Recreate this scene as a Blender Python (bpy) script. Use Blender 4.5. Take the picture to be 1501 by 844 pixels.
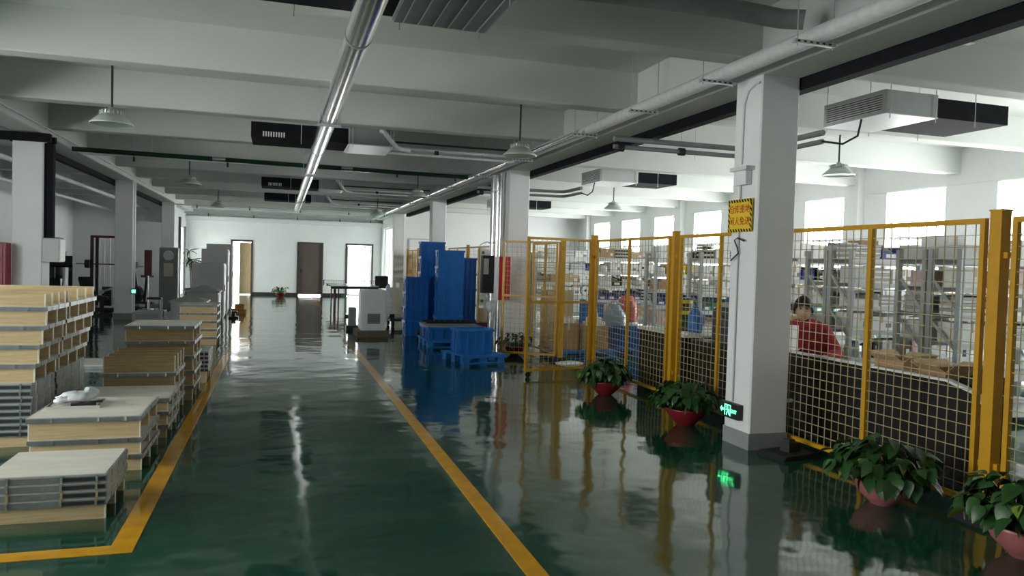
import bpy, math, random
from mathutils import Matrix, Vector
from math import sin, cos, pi, radians

for o in list(bpy.data.objects):
    bpy.data.objects.remove(o)
scene = bpy.context.scene
COL = scene.collection
rng = random.Random(7)

# ------------------------------------------------------------------ camera
CAM_H = 1.62
YAW, PITCH, ROLL = radians(17.246), radians(-1.832), radians(1.65)
FPX = 1100.0
fw = Vector((sin(YAW)*cos(PITCH), cos(YAW)*cos(PITCH), sin(PITCH)))
r0 = Vector((cos(YAW), -sin(YAW), 0))
u0 = r0.cross(fw)
rt = cos(ROLL)*r0 + sin(ROLL)*u0
up = -sin(ROLL)*r0 + cos(ROLL)*u0
cam_d = bpy.data.cameras.new('camera')
cam_d.sensor_width = 36.0
cam_d.lens = FPX/1501*36.0
cam_d.clip_start = 0.05
cam_d.clip_end = 300
cam = bpy.data.objects.new('camera', cam_d)
COL.objects.link(cam)
m = Matrix.Identity(4)
for i in range(3):
    m[i][0], m[i][1], m[i][2] = rt[i], up[i], -fw[i]
m[2][3] = CAM_H
cam.matrix_world = m
scene.camera = cam

# ------------------------------------------------------------------ world, daylight, exposure
WORLD_STRENGTH = 6.0
w = bpy.data.worlds.new('world')
scene.world = w
w.use_nodes = True
bg = w.node_tree.nodes['Background']
bg.inputs[0].default_value = (1.0, 0.985, 0.955, 1)
bg.inputs[1].default_value = WORLD_STRENGTH
vs = scene.view_settings
vs.view_transform = 'Standard'
vs.look = 'None'
vs.gamma = 1.0
vs.use_curve_mapping = False
vs.exposure = 1.6

def portal(loc, rot, sx, sy):
    l = bpy.data.lights.new('daylight_portal', 'AREA')
    l.shape = 'RECTANGLE'; l.size = sx; l.size_y = sy
    l.cycles.is_portal = True
    o = bpy.data.objects.new('daylight_portal', l)
    o.location = loc; o.rotation_euler = rot
    COL.objects.link(o)

# ------------------------------------------------------------------ materials
MATS = {}
def mat(name, col, rough=0.6, metal=0.0, var=0.08, scale=6.0, bump=0.0, bscale=40.0, spec=0.5, stretch=None, coat=0.0, emit=None, estr=0.0, trans=0.0):
    if name in MATS: return MATS[name]
    M = bpy.data.materials.new(name)
    M.use_nodes = True
    nt = M.node_tree; N = nt.nodes; L = nt.links
    b = N['Principled BSDF']
    b.inputs['Roughness'].default_value = rough
    b.inputs['Metallic'].default_value = metal
    b.inputs['Specular IOR Level'].default_value = spec
    if coat: b.inputs['Coat Weight'].default_value = coat
    if emit:
        b.inputs['Emission Color'].default_value = (*emit, 1)
        b.inputs['Emission Strength'].default_value = estr
    tc = N.new('ShaderNodeTexCoord')
    mp = N.new('ShaderNodeMapping')
    if stretch: mp.inputs['Scale'].default_value = stretch
    L.new(tc.outputs['Object'], mp.inputs['Vector'])
    nz = N.new('ShaderNodeTexNoise')
    nz.inputs['Scale'].default_value = scale
    nz.inputs['Detail'].default_value = 4
    L.new(mp.outputs['Vector'], nz.inputs['Vector'])
    cr = N.new('ShaderNodeValToRGB')
    lo = [max(0, c*(1-var)) for c in col]; hi = [min(1, c*(1+var)) for c in col]
    cr.color_ramp.elements[0].position = 0.3; cr.color_ramp.elements[0].color = (*lo, 1)
    cr.color_ramp.elements[1].position = 0.7; cr.color_ramp.elements[1].color = (*hi, 1)
    L.new(nz.outputs['Fac'], cr.inputs['Fac'])
    L.new(cr.outputs['Color'], b.inputs['Base Color'])
    if bump:
        n2 = N.new('ShaderNodeTexNoise'); n2.inputs['Scale'].default_value = bscale
        L.new(mp.outputs['Vector'], n2.inputs['Vector'])
        bp = N.new('ShaderNodeBump'); bp.inputs['Strength'].default_value = bump
        bp.inputs['Distance'].default_value = 0.01
        L.new(n2.outputs['Fac'], bp.inputs['Height'])
        L.new(bp.outputs['Normal'], b.inputs['Normal'])
    MATS[name] = M
    return M

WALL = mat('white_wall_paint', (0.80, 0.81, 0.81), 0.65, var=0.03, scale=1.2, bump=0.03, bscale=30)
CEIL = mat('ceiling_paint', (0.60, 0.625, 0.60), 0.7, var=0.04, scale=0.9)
COLP = mat('column_paint', (0.78, 0.79, 0.79), 0.55, var=0.03, scale=2)
SKIRT = mat('grey_skirting_paint', (0.27, 0.29, 0.29), 0.5)
YEL = mat('yellow_powder_coat', (0.60, 0.31, 0.012), 0.38, var=0.06, scale=9)
YELP = mat('yellow_floor_paint', (0.72, 0.35, 0.01), 0.07, var=0.14, scale=7, spec=0.5)
WIRE = mat('pale_yellow_wire', (0.46, 0.37, 0.19), 0.4)
PLY = mat('plywood', (0.62, 0.47, 0.26), 0.6, var=0.16, scale=5, stretch=(1, 6, 14), bump=0.05)
PLYD = mat('plywood_darker', (0.50, 0.36, 0.19), 0.6, var=0.18, scale=5, stretch=(1, 6, 14))  # on the half-open and five-high stacks this tone carries painted shade
PLYT = mat('pale_plywood_sheet', (0.76, 0.73, 0.65), 0.5, var=0.08, scale=3, stretch=(1, 5, 5))
ENDG = mat('lit_tone_end_grain', (0.92, 0.87, 0.75), 0.6, var=0.1, scale=30)  # paled so the board ends look lit by the windows
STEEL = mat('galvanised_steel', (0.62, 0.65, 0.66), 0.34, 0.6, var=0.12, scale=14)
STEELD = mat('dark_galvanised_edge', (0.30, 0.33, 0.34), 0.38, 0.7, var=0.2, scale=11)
CLIP = mat('bright_zinc_clip', (0.85, 0.86, 0.86), 0.2, 1.0)
CHROME = mat('polished_aluminium_foil', (0.93, 0.93, 0.93), 0.19, 1.0, var=0.04, bump=0.12, bscale=9)
BLUE = mat('blue_plastic', (0.010, 0.13, 0.46), 0.36, var=0.1, scale=5)
BLUEL = mat('lighter_blue_plastic', (0.014, 0.165, 0.52), 0.4, var=0.1, scale=5)
BLACK = mat('black_rubber', (0.012, 0.013, 0.014), 0.55)
BLACKD = mat('black_duct_foam', (0.012, 0.014, 0.018), 0.8, var=0.2, spec=0.12)
DARKM = mat('dark_metal', (0.035, 0.037, 0.04), 0.45, 0.3)
CHAR = mat('charcoal_panel', (0.017, 0.018, 0.017), 0.5, var=0.12, spec=0.25)
GREYP = mat('grey_cabinet_paint', (0.50, 0.52, 0.51), 0.4, var=0.04)
GREYD = mat('mid_grey_paint', (0.27, 0.29, 0.30), 0.45, var=0.06)
LGREY = mat('light_grey_casing', (0.70, 0.72, 0.72), 0.4, var=0.04)
WHITEP = mat('white_plastic', (0.82, 0.83, 0.83), 0.35, var=0.03)
RED = mat('red_paint', (0.50, 0.012, 0.02), 0.4, var=0.08)
MAROON = mat('maroon_paint', (0.13, 0.005, 0.018), 0.4)
BROWN = mat('brown_door', (0.115, 0.088, 0.078), 0.45, var=0.12, stretch=(6, 6, 1))
FRAMEB = mat('dark_brown_frame', (0.075, 0.06, 0.055), 0.45)
WOODD = mat('light_wood_door', (0.66, 0.50, 0.29), 0.5, var=0.12, stretch=(6, 6, 1))
CARD = mat('brown_cardboard', (0.42, 0.27, 0.14), 0.75, var=0.1)
CARDL = mat('light_cardboard', (0.58, 0.42, 0.25), 0.75, var=0.1)
TAPE = mat('clear_tape', (0.62, 0.52, 0.36), 0.3)
PAPER = mat('white_paper', (0.90, 0.90, 0.89), 0.6, var=0.05)
GREENP = mat('dark_green_pipe', (0.005, 0.030, 0.020), 0.3)
PIPEW = mat('white_insulated_pipe', (0.70, 0.71, 0.70), 0.5, var=0.08, scale=16, bump=0.15, bscale=26)
PIPEG = mat('grey_insulation', (0.22, 0.235, 0.24), 0.6, var=0.1)
LEAF = mat('green_leaf', (0.020, 0.078, 0.013), 0.38, var=0.35, scale=3)
LEAFY = mat('yellow_green_leaf', (0.16, 0.26, 0.03), 0.4, var=0.3, scale=3)
SOIL = mat('dark_soil', (0.03, 0.02, 0.014), 0.9)
POTR = mat('red_ceramic', (0.24, 0.016, 0.022), 0.25, var=0.1)
POTP = mat('pink_ceramic', (0.46, 0.16, 0.16), 0.25, var=0.12)
SKIN = mat('skin', (0.55, 0.34, 0.25), 0.5, var=0.05)
HAIR = mat('black_hair', (0.012, 0.010, 0.010), 0.45)
JACKET = mat('dark_red_jacket', (0.36, 0.018, 0.045), 0.7, var=0.15)
TROUS = mat('dark_trousers', (0.02, 0.022, 0.03), 0.8)
CREAM = mat('cream_casing', (0.70, 0.64, 0.50), 0.4, var=0.06)
CAPBL = mat('dark_blue_plastic', (0.045, 0.062, 0.10), 0.45, var=0.08)
NAVYT = mat('teal_plastic', (0.05, 0.30, 0.30), 0.4)
YELB = mat('yellow_plastic', (0.80, 0.60, 0.03), 0.4)
PALEY = mat('pale_yellow_box', (0.78, 0.68, 0.35), 0.6)
PINK = mat('red_pink_plastic', (0.62, 0.10, 0.12), 0.4)
LIME = mat('lime_fabric', (0.30, 0.42, 0.05), 0.7)
SIGNY = mat('sign_yellow', (0.80, 0.56, 0.03), 0.5)
SIGNR = mat('sign_red', (0.50, 0.03, 0.02), 0.5)
SIGNB = mat('sign_black', (0.012, 0.014, 0.012), 0.5)
LITG = mat('lit_green', (0.05, 0.9, 0.25), 0.5, emit=(0.08, 1.0, 0.32), estr=2.2)
LAMPW = mat('lamp_shade_metal', (0.50, 0.54, 0.50), 0.35, 0.25)
LAMPI = mat('lamp_diffuser', (0.42, 0.50, 0.42), 0.35)
BASEB = mat('dark_baseboard', (0.045, 0.04, 0.04), 0.4)
GLAZED = mat('clear_bag_plastic', (0.70, 0.74, 0.76), 0.18, var=0.15, scale=18, bump=0.4, bscale=22)
TTOP = mat('table_tennis_top', (0.42, 0.47, 0.52), 0.18)
RACKS = mat('blue_grey_rack_paint', (0.50, 0.55, 0.58), 0.4, 0.15)
CRIM = mat('crimson_paint', (0.26, 0.010, 0.040), 0.4)
PALW = mat('weathered_pallet_wood', (0.13, 0.10, 0.07), 0.7, var=0.2, stretch=(1, 8, 8))
ORANGE = mat('orange_brown', (0.48, 0.22, 0.05), 0.6)

def floor_material():
    M = bpy.data.materials.new('green_epoxy_floor'); M.use_nodes = True
    nt = M.node_tree; N = nt.nodes; L = nt.links
    b = N['Principled BSDF']
    tc = N.new('ShaderNodeTexCoord')
    nz = N.new('ShaderNodeTexNoise'); nz.inputs['Scale'].default_value = 0.9; nz.inputs['Detail'].default_value = 6
    L.new(tc.outputs['Object'], nz.inputs['Vector'])
    cr = N.new('ShaderNodeValToRGB')
    cr.color_ramp.elements[0].color = (0.009, 0.058, 0.034, 1); cr.color_ramp.elements[0].position = 0.3
    cr.color_ramp.elements[1].color = (0.014, 0.082, 0.048, 1); cr.color_ramp.elements[1].position = 0.75
    L.new(nz.outputs['Fac'], cr.inputs['Fac'])
    # faint pale scuff lines
    wv = N.new('ShaderNodeTexNoise'); wv.inputs['Scale'].default_value = 1.7; wv.inputs['Detail'].default_value = 2
    mp = N.new('ShaderNodeMapping'); mp.inputs['Scale'].default_value = (1.0, 0.45, 1)
    L.new(tc.outputs['Object'], mp.inputs['Vector']); L.new(mp.outputs['Vector'], wv.inputs['Vector'])
    sub = N.new('ShaderNodeMath'); sub.operation = 'SUBTRACT'; sub.inputs[1].default_value = 0.5
    L.new(wv.outputs['Fac'], sub.inputs[0])
    ab = N.new('ShaderNodeMath'); ab.operation = 'ABSOLUTE'; L.new(sub.outputs[0], ab.inputs[0])
    rp = N.new('ShaderNodeValToRGB')
    rp.color_ramp.elements[0].position = 0.0; rp.color_ramp.elements[0].color = (0.06, 0.06, 0.06, 1)
    rp.color_ramp.elements[1].position = 0.005; rp.color_ramp.elements[1].color = (0, 0, 0, 1)
    L.new(ab.outputs[0], rp.inputs['Fac'])
    mx = N.new('ShaderNodeMix'); mx.data_type = 'RGBA'
    L.new(rp.outputs['Color'], mx.inputs[0]); L.new(cr.outputs['Color'], mx.inputs[6])
    mx.inputs[7].default_value = (0.35, 0.42, 0.40, 1)
    L.new(mx.outputs[2], b.inputs['Base Color'])
    b.inputs['Roughness'].default_value = 0.10
    rr = N.new('ShaderNodeMapRange'); rr.inputs[3].default_value = 0.055; rr.inputs[4].default_value = 0.11
    L.new(nz.outputs['Fac'], rr.inputs[0]); L.new(rr.outputs[0], b.inputs['Roughness'])
    b.inputs['Specular IOR Level'].default_value = 0.95
    # slow waviness of the poured floor
    n2 = N.new('ShaderNodeTexNoise'); n2.inputs['Scale'].default_value = 1.5; n2.inputs['Detail'].default_value = 2.5
    L.new(tc.outputs['Object'], n2.inputs['Vector'])
    bp = N.new('ShaderNodeBump'); bp.inputs['Strength'].default_value = 0.38; bp.inputs['Distance'].default_value = 0.03
    L.new(n2.outputs['Fac'], bp.inputs['Height']); L.new(bp.outputs['Normal'], b.inputs['Normal'])
    return M
FLOOR = floor_material()

def glass_material():
    M = bpy.data.materials.new('window_glass'); M.use_nodes = True
    nt = M.node_tree; N = nt.nodes; L = nt.links
    N.remove(N['Principled BSDF'])
    t = N.new('ShaderNodeBsdfTransparent'); t.inputs[0].default_value = (0.96, 0.98, 0.98, 1)
    g = N.new('ShaderNodeBsdfGlossy'); g.inputs['Roughness'].default_value = 0.03
    lw = N.new('ShaderNodeLayerWeight'); lw.inputs[0].default_value = 0.25
    f = N.new('ShaderNodeMath'); f.operation = 'MULTIPLY'; f.inputs[1].default_value = 0.12
    L.new(lw.outputs['Facing'], f.inputs[0])
    x = N.new('ShaderNodeMixShader')
    L.new(f.outputs[0], x.inputs[0]); L.new(t.outputs[0], x.inputs[1]); L.new(g.outputs[0], x.inputs[2])
    L.new(x.outputs[0], N['Material Output'].inputs[0])
    return M
GLASS = glass_material()

# ------------------------------------------------------------------ mesh helpers
class MB:
    def __init__(s): s.v = []; s.f = []; s.m = []; s.sm = []
    def add(s, vs, fs, mi=0, smooth=False):
        o = len(s.v); s.v += [tuple(p) for p in vs]
        for f in fs:
            s.f.append(tuple(i+o for i in f)); s.m.append(mi); s.sm.append(smooth)
        return s
    def box(s, x0, x1, y0, y1, z0, z1, mi=0, T=None):
        vs = [(x, y, z) for z in (z0, z1) for y in (y0, y1) for x in (x0, x1)]
        if T is not None: vs = [T @ Vector(p) for p in vs]
        return s.add(vs, [(0, 2, 3, 1), (4, 5, 7, 6), (0, 1, 5, 4), (2, 6, 7, 3), (0, 4, 6, 2), (1, 3, 7, 5)], mi)
    def cham(s, x0, x1, y0, y1, z0, z1, c=0.01, mi=0):
        # box with chamfered vertical and top edges
        def ring(z, i):
            a0, a1, b0, b1 = x0+i, x1-i, y0+i, y1-i
            return [(a0+c, b0, z), (a1-c, b0, z), (a1, b0+c, z), (a1, b1-c, z), (a1-c, b1, z), (a0+c, b1, z), (a0, b1-c, z), (a0, b0+c, z)]
        vs = ring(z0, 0)+ring(z1-c, 0)+ring(z1, c)
        fs = [tuple(range(7, -1, -1)), tuple(range(16, 24))]
        for k in (0, 8):
            for i in range(8):
                j = (i+1) % 8; fs.append((k+i, k+j, k+8+j, k+8+i))
        return s.add(vs, fs, mi)
    def cyl(s, p0, p1, r0, r1=None, n=10, mi=0, caps=True, smooth=True):
        if r1 is None: r1 = r0
        p0 = Vector(p0); p1 = Vector(p1); d = (p1-p0).normalized()
        a = d.orthogonal().normalized(); b = d.cross(a)
        vs = [p0+(a*cos(2*pi*i/n)+b*sin(2*pi*i/n))*r0 for i in range(n)]+[p1+(a*cos(2*pi*i/n)+b*sin(2*pi*i/n))*r1 for i in range(n)]
        s.add(vs, [(i, (i+1) % n, n+(i+1) % n, n+i) for i in range(n)], mi, smooth)
        if caps:
            s.add(vs[:n], [tuple(range(n-1, -1, -1))], mi); s.add(vs[n:], [tuple(range(n))], mi)
        return s
    def tube(s, pts, r, n=8, mi=0, smooth=True):
        pts = [Vector(p) for p in pts]; k = len(pts); rings = []
        t = (pts[1]-pts[0]).normalized(); a = t.orthogonal().normalized()
        for i, p in enumerate(pts):
            t = (pts[min(i+1, k-1)]-pts[max(i-1, 0)]).normalized()
            a = (a-t*a.dot(t)).normalized(); b = t.cross(a)
            ri = r[i] if isinstance(r, (list, tuple)) else r
            rings.append([p+(a*cos(2*pi*j/n)+b*sin(2*pi*j/n))*ri for j in range(n)])
        vs = [q for g in rings for q in g]; fs = []
        for i in range(k-1):
            for j in range(n):
                fs.append((i*n+j, i*n+(j+1) % n, (i+1)*n+(j+1) % n, (i+1)*n+j))
        s.add(vs, fs, mi, smooth)
        s.add(rings[0], [tuple(range(n-1, -1, -1))], mi); s.add(rings[-1], [tuple(range(n))], mi)
        return s
    def bar(s, p0, p1, w, h=None, mi=0):
        # rectangular bar between two points
        h = h or w
        p0 = Vector(p0); p1 = Vector(p1); d = (p1-p0).normalized()
        a = d.cross(Vector((0, 0, 1)))
        if a.length < 1e-4: a = Vector((1, 0, 0))
        a.normalize(); b = a.cross(d)
        q = [a*w/2+b*h/2, -a*w/2+b*h/2, -a*w/2-b*h/2, a*w/2-b*h/2]
        vs = [p0+x for x in q]+[p1+x for x in q]
        return s.add(vs, [(3, 2, 1, 0), (4, 5, 6, 7), (0, 1, 5, 4), (1, 2, 6, 5), (2, 3, 7, 6), (3, 0, 4, 7)], mi)
    def lathe(s, prof, n=20, c=(0, 0, 0), mi=0, smooth=True):
        vs = []; fs = []
        for r, z in prof:
            for i in range(n): vs.append((c[0]+r*cos(2*pi*i/n), c[1]+r*sin(2*pi*i/n), c[2]+z))
        for k in range(len(prof)-1):
            for i in range(n):
                j = (i+1) % n; fs.append((k*n+i, k*n+j, (k+1)*n+j, (k+1)*n+i))
        return s.add(vs, fs, mi, smooth)
    def prism(s, poly, axis, a0, a1, mi=0):
        # polygon extruded along an axis ('x','y','z'); poly gives the two other coordinates in order
        def P(u, v, a):
            return {'x': (a, u, v), 'y': (u, a, v), 'z': (u, v, a)}[axis]
        n = len(poly)
        vs = [P(u, v, a0) for u, v in poly]+[P(u, v, a1) for u, v in poly]
        return s.add(vs, [tuple(range(n-1, -1, -1)), tuple(range(n, 2*n))]+[(i, (i+1) % n, n+(i+1) % n, n+i) for i in range(n)], mi)
    def ball(s, c, rx, ry, rz, n=12, k=8, mi=0, jit=0, smooth=True):
        vs = []; fs = []
        for a in range(k+1):
            th = pi*a/k
            for i in range(n):
                ph = 2*pi*i/n; q = 1+jit*(rng.random()-.5)
                vs.append((c[0]+rx*q*sin(th)*cos(ph), c[1]+ry*q*sin(th)*sin(ph), c[2]+rz*q*cos(th)))
        for a in range(k):
            for i in range(n):
                j = (i+1) % n; fs.append((a*n+i, (a+1)*n+i, (a+1)*n+j, a*n+j))
        return s.add(vs, fs, mi, smooth)
    def mesh(s, name, mats):
        me = bpy.data.meshes.new(name)
        me.from_pydata(s.v, [], s.f)
        if not isinstance(mats, (list, tuple)): mats = [mats]
        for q in mats: me.materials.append(q)
        me.polygons.foreach_set('material_index', s.m)
        me.polygons.foreach_set('use_smooth', s.sm)
        me.update()
        return me
    def build(s, name, mats, parent=None, loc=(0, 0, 0), rz=0):
        return link(name, s.mesh(name, mats), parent, loc, rz)

def link(name, data, parent=None, loc=(0, 0, 0), rz=0):
    o = bpy.data.objects.new(name, data)
    COL.objects.link(o)
    o.location = loc; o.rotation_euler = (0, 0, rz)
    if parent is not None: o.parent = parent
    if name in ('clip', 'fin', 'louvre', 'slot', 'rib', 'wire_mesh', 'clamp', 'stem'): o['kind'] = 'stuff'
    return o
def tag(o, label, cat, group=None):
    o['label'] = label; o['category'] = cat
    if group: o['group'] = group
    return o
def thing(name, label, cat, loc=(0, 0, 0), rz=0, group=None):
    return tag(link(name, None, None, loc, rz), label, cat, group)
def struct(o):
    o['kind'] = 'structure'; return o
KIDS = {}
def copy_tree(o, loc=None, rz=None, label=None, group=None, parent=None):
    c = o.copy(); COL.objects.link(c); c.parent = parent
    if loc is not None: c.location = loc
    if rz is not None: c.rotation_euler = (0, 0, rz)
    if label: c['label'] = label
    if group: c['group'] = group
    for ch in list(o.children): copy_tree(ch, parent=c)
    return c
def text_mesh(txt, size, depth, material):
    cu = bpy.data.curves.new('lettering', 'FONT')
    cu.body = txt; cu.size = size; cu.extrude = depth; cu.align_x = 'CENTER'; cu.align_y = 'CENTER'
    t = bpy.data.objects.new('lettering', cu); COL.objects.link(t)
    dg = bpy.context.evaluated_depsgraph_get(); dg.update()
    me = bpy.data.meshes.new_from_object(t.evaluated_get(dg))
    bpy.data.objects.remove(t); bpy.data.curves.remove(cu)
    me.materials.clear(); me.materials.append(material)
    return me

# ------------------------------------------------------------------ the shell
XL, XR = -7.0, 11.8          # left wall, window wall
YF, YB = -5.0, 33.5          # wall behind the camera, far wall
YBR = 29.0                   # far wall of the warehouse bay on the right
ZS = 3.95                    # slab
ZB = 3.50                    # cross beams
ZM = 3.37                    # main beams
CXR0, CXR1 = 4.07, 4.47      # right column row
CXL0, CXL1 = -3.82, -3.42    # left column row

b = MB(); b.box(XL-.3, XR+.3, YF-.3, YB+6, -.2, 0)
floor = struct(b.build('floor', FLOOR))
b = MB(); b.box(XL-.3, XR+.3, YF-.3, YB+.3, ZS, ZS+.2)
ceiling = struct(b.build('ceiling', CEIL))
for x0, x1 in ((CXR0, CXR1), (CXL0, CXL1)):
    b = MB(); b.prism([(x0, ZS), (x0, ZM+.015), (x0+.015, ZM), (x1-.015, ZM), (x1, ZM+.015), (x1, ZS)], 'y', YF, YB)
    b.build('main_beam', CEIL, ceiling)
BEAMS = [5.80-2.45*2, 5.80-2.45, 5.80]+[5.80+2.45*k for k in range(1, 12)]
for y in BEAMS+[-1.55, -4.0]:
    for x0, x1 in ((XL, CXL0), (CXL1, CXR0), (CXR1, XR)):
        if x0 > 4 and y > YBR: continue
        b = MB(); b.prism([(y, ZS), (y, ZB+.012), (y+.012, ZB), (y+.238, ZB), (y+.25, ZB+.012), (y+.25, ZS)], 'x', x0, x1)
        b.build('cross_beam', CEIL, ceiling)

# window wall (right): piers, sill wall and lintel around real openings
WIN = []
y = 11.0-2.48*3
while y < 27.5:
    WIN.append((y, y+1.42)); y += 2.48
ZW0, ZW1 = 0.95, 3.28
b = MB(); b.box(XR, XR+.25, YF, YBR, 0, ZW0); b.box(XR, XR+.25, YF, YBR, ZW1, ZS)
prev = YF
for a, c in WIN:
    b.box(XR, XR+.25, prev, a, ZW0, ZW1); prev = c
b.box(XR, XR+.25, prev, YBR, ZW0, ZW1)
struct(b.build('wall_right', WALL))
wf = MB(); wl = WIN[0][1]-WIN[0][0]; wh = ZW1-ZW0
for q in ((0, .05, 0, wh), (wl-.05, wl, 0, wh), (0, wl, 0, .05), (0, wl, wh-.05, wh), (0, wl, wh-.95, wh-.90), (wl/2-.025, wl/2+.025, 0, wh-.92)):
    wf.box(0, .06, q[0], q[1], q[2], q[3])
wfm = wf.mesh('window', WHITEP)
wpm = MB().box(.028, .034, .04, wl-.04, .04, wh-.04).mesh('pane', GLASS)
for i, (a, c) in enumerate(WIN):
    o = struct(link('window_%d' % (i+1), wfm, None, (XR+.12, a, ZW0)))
    link('pane', wpm, o)
    portal((XR+.26, (a+c)/2, (ZW0+ZW1)/2), (0, radians(90), 0), wh, wl)
# wall piers between the windows
for k, y in enumerate((13.05, 5.75, 20.4, 27.7)):
    b = MB(); b.box(XR-.16, XR, y, y+.4, 0, ZS)
    struct(b.build('trim_%d' % (k+1), WALL))
b = MB(); b.box(XR-.02, XR, YF, YBR, ZW1+.02, ZW1+.06)
struct(b.build('trim_5', WALL))

# left wall; unseen windows added in its near part to light the columns
LW_ADDED = [(1.0, 2.8), (3.6, 5.4), (6.2, 8.0)]
b = MB(); b.box(XL-.25, XL, YF, 30.0, 0, .9); b.box(XL-.25, XL, YF, 30.0, 3.25, ZS); prev = YF
for a, c in LW_ADDED:
    b.box(XL-.25, XL, prev, a, .9, 3.25); prev = c
b.box(XL-.25, XL, prev, 30.0, .9, 3.25)
struct(b.build('wall_left', WALL))
for i, (a, c) in enumerate(LW_ADDED):
    wb = MB(); ww = c-a
    for q in ((0, .05, 0, 2.35), (ww-.05, ww, 0, 2.35), (.05, ww-.05, 0, .05), (.05, ww-.05, 2.3, 2.35), (ww/2-.025, ww/2+.025, .05, 2.3)): wb.box(0, .06, q[0], q[1], q[2], q[3])
    o = struct(wb.build('window_%d' % (i+31), WHITEP, None, (XL-.18, a, .9)))
    MB().box(.028, .034, .05, ww-.05, .05, 2.3).build('pane', GLASS, o)
    portal((XL-.26, (a+c)/2, 2.07), (0, radians(-90), 0), 2.35, ww)
b = MB(); b.box(XL, CXL0, 30.0, 30.2, 0, ZS)
struct(b.build('wall_gym', WALL))
b = MB(); b.box(CXL0, CXL0+.12, 30.2, 31.3, 0, 2.75); b.box(CXL0, CXL0+.12, 32.9, YB, 0, 2.75); b.box(CXL0, CXL0+.12, 28.1, YB, 2.75, ZS)
struct(b.build('wall_side', WALL))
b = MB()
for q in ((31.3, 31.36, 0, 2.75), (32.84, 32.9, 0, 2.75), (32.07, 32.13, 0, 2.69), (31.36, 32.84, 2.69, 2.75), (31.36, 32.84, 0, .06)): b.box(CXL0+.03, CXL0+.09, *q)
gd = struct(b.build('door_5', WHITEP)); MB().box(CXL0+.057, CXL0+.063, 31.36, 32.84, .06, 2.69).build('pane', GLASS, gd)
portal((CXL0-.02, 32.1, 1.37), (0, radians(-90), 0), 2.7, 1.6)
# far wall with three door openings
D = [(-1.90, -1.14, 2.25), (.77, 1.74, 2.24), (2.80, 3.88, 2.25)]
b = MB(); prev = -4.2
for x0, x1, zt in D:
    b.box(prev, x0, YB, YB+.2, 0, ZS); b.box(x0, x1, YB, YB+.2, zt, ZS); prev = x1
b.box(prev, 5.2, YB, YB+.2, 0, ZS)
struct(b.build('wall_back', WALL))
b = MB(); b.box(CXL0, CXR1, YB-.35, YB, 3.06, 3.22)
struct(b.build('trim_6', WALL))
b = MB(); prev = CXL0+.12
for x0, x1, zt in D:
    b.box(prev, x0-.06, YB-.02, YB, 0, .12); prev = x1+.06
b.box(prev, 4.5, YB-.02, YB, 0, .12)
struct(b.build('baseboard_back', BASEB))
# right end of the aisle and far wall of the warehouse bay
b = MB(); b.box(4.30, 4.50, YBR, 29.6, 0, ZS); b.box(4.30, 4.50, 32.9, YB, 0, ZS); b.box(4.30, 4.50, 29.6, 32.9, 0, .3); b.box(4.30, 4.50, 29.6, 32.9, 3.0, ZS); b.box(4.50, XR, YBR, YBR+.2, 0, ZS)
struct(b.build('wall_warehouse', WALL))
b = MB()
for q in ((29.6, 29.66, .3, 3.0), (32.84, 32.9, .3, 3.0), (31.22, 31.28, .36, 2.94), (29.66, 32.84, 2.94, 3.0), (29.66, 32.84, .3, .36)): b.box(4.40, 4.46, *q)
ew = struct(b.build('window_41', WHITEP)); MB().box(4.427, 4.433, 29.66, 32.84, .36, 2.94).build('pane', GLASS, ew)  # unseen window, added to brighten the far end of the aisle
portal((4.52, 31.25, 1.65), (0, radians(90), 0), 2.7, 3.3)
# wall behind the camera with windows
FW = []
b = MB(); b.box(XL, XR, YF-.25, YF, 0, .9); b.box(XL, XR, YF-.25, YF, 3.2, ZS); prev = XL
for x0, x1 in FW:
    b.box(prev, x0, YF-.25, YF, .9, 3.2); prev = x1
b.box(prev, XR, YF-.25, YF, .9, 3.2)
struct(b.build('wall_front', WALL))
for i, (x0, x1) in enumerate(FW):
    wb = MB(); ww = x1-x0
    for q in ((0, .05, 0, 2.3), (ww-.05, ww, 0, 2.3), (0, ww, 0, .05), (0, ww, 2.25, 2.3), (ww/2-.025, ww/2+.025, 0, 2.3)):
        wb.box(q[0], q[1], 0, .06, q[2], q[3])
    o = struct(wb.build('window_%d' % (len(WIN)+1+i), WHITEP, None, (x0, YF-.14, .9)))
    MB().box(.04, ww-.04, .028, .034, .04, 2.26).build('pane', GLASS, o)
    portal(((x0+x1)/2, YF-.26, 2.05), (radians(90), 0, 0), ww, 2.3)

# doors in the far wall
def door_frame(n, x0, x1, zt):
    f = MB()
    f.box(x0-.06, x0+.02, YB-.03, YB+.22, 0, zt+.06); f.box(x1-.02, x1+.06, YB-.03, YB+.22, 0, zt+.06); f.box(x0+.02, x1-.02, YB-.03, YB+.22, zt-.02, zt+.06)
    return struct(f.build('door_%d' % n, FRAMEB))
d1 = door_frame(1, *D[0]); d2 = door_frame(2, *D[1]); d3 = door_frame(3, *D[2])
MB().box(-1.62, -1.16, YB+.24, YB+.285, .02, 2.2).build('door_leaf', WOODD, d1)
hb = MB(); hb.cyl((-1.56, YB+.24, 1.02), (-1.56, YB+.19, 1.02), .012); hb.bar((-1.57, YB+.19, 1.02), (-1.45, YB+.19, 1.02), .02)
hb.build('door_handle', STEEL, d1)
lf = MB(); lf.box(.785, 1.725, YB+.03, YB+.075, .05, 2.225)
leaf2 = lf.build('door_leaf', BROWN, d2)
hb = MB(); hb.box(.86, .90, YB+.02, YB+.03, .95, 1.15); hb.cyl((.88, YB+.02, 1.06), (.88, YB-.03, 1.06), .012); hb.bar((.87, YB-.03, 1.06), (1.0, YB-.03, 1.06), .02)
hb.build('door_handle', BLACK, leaf2)
gl = MB()
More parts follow.
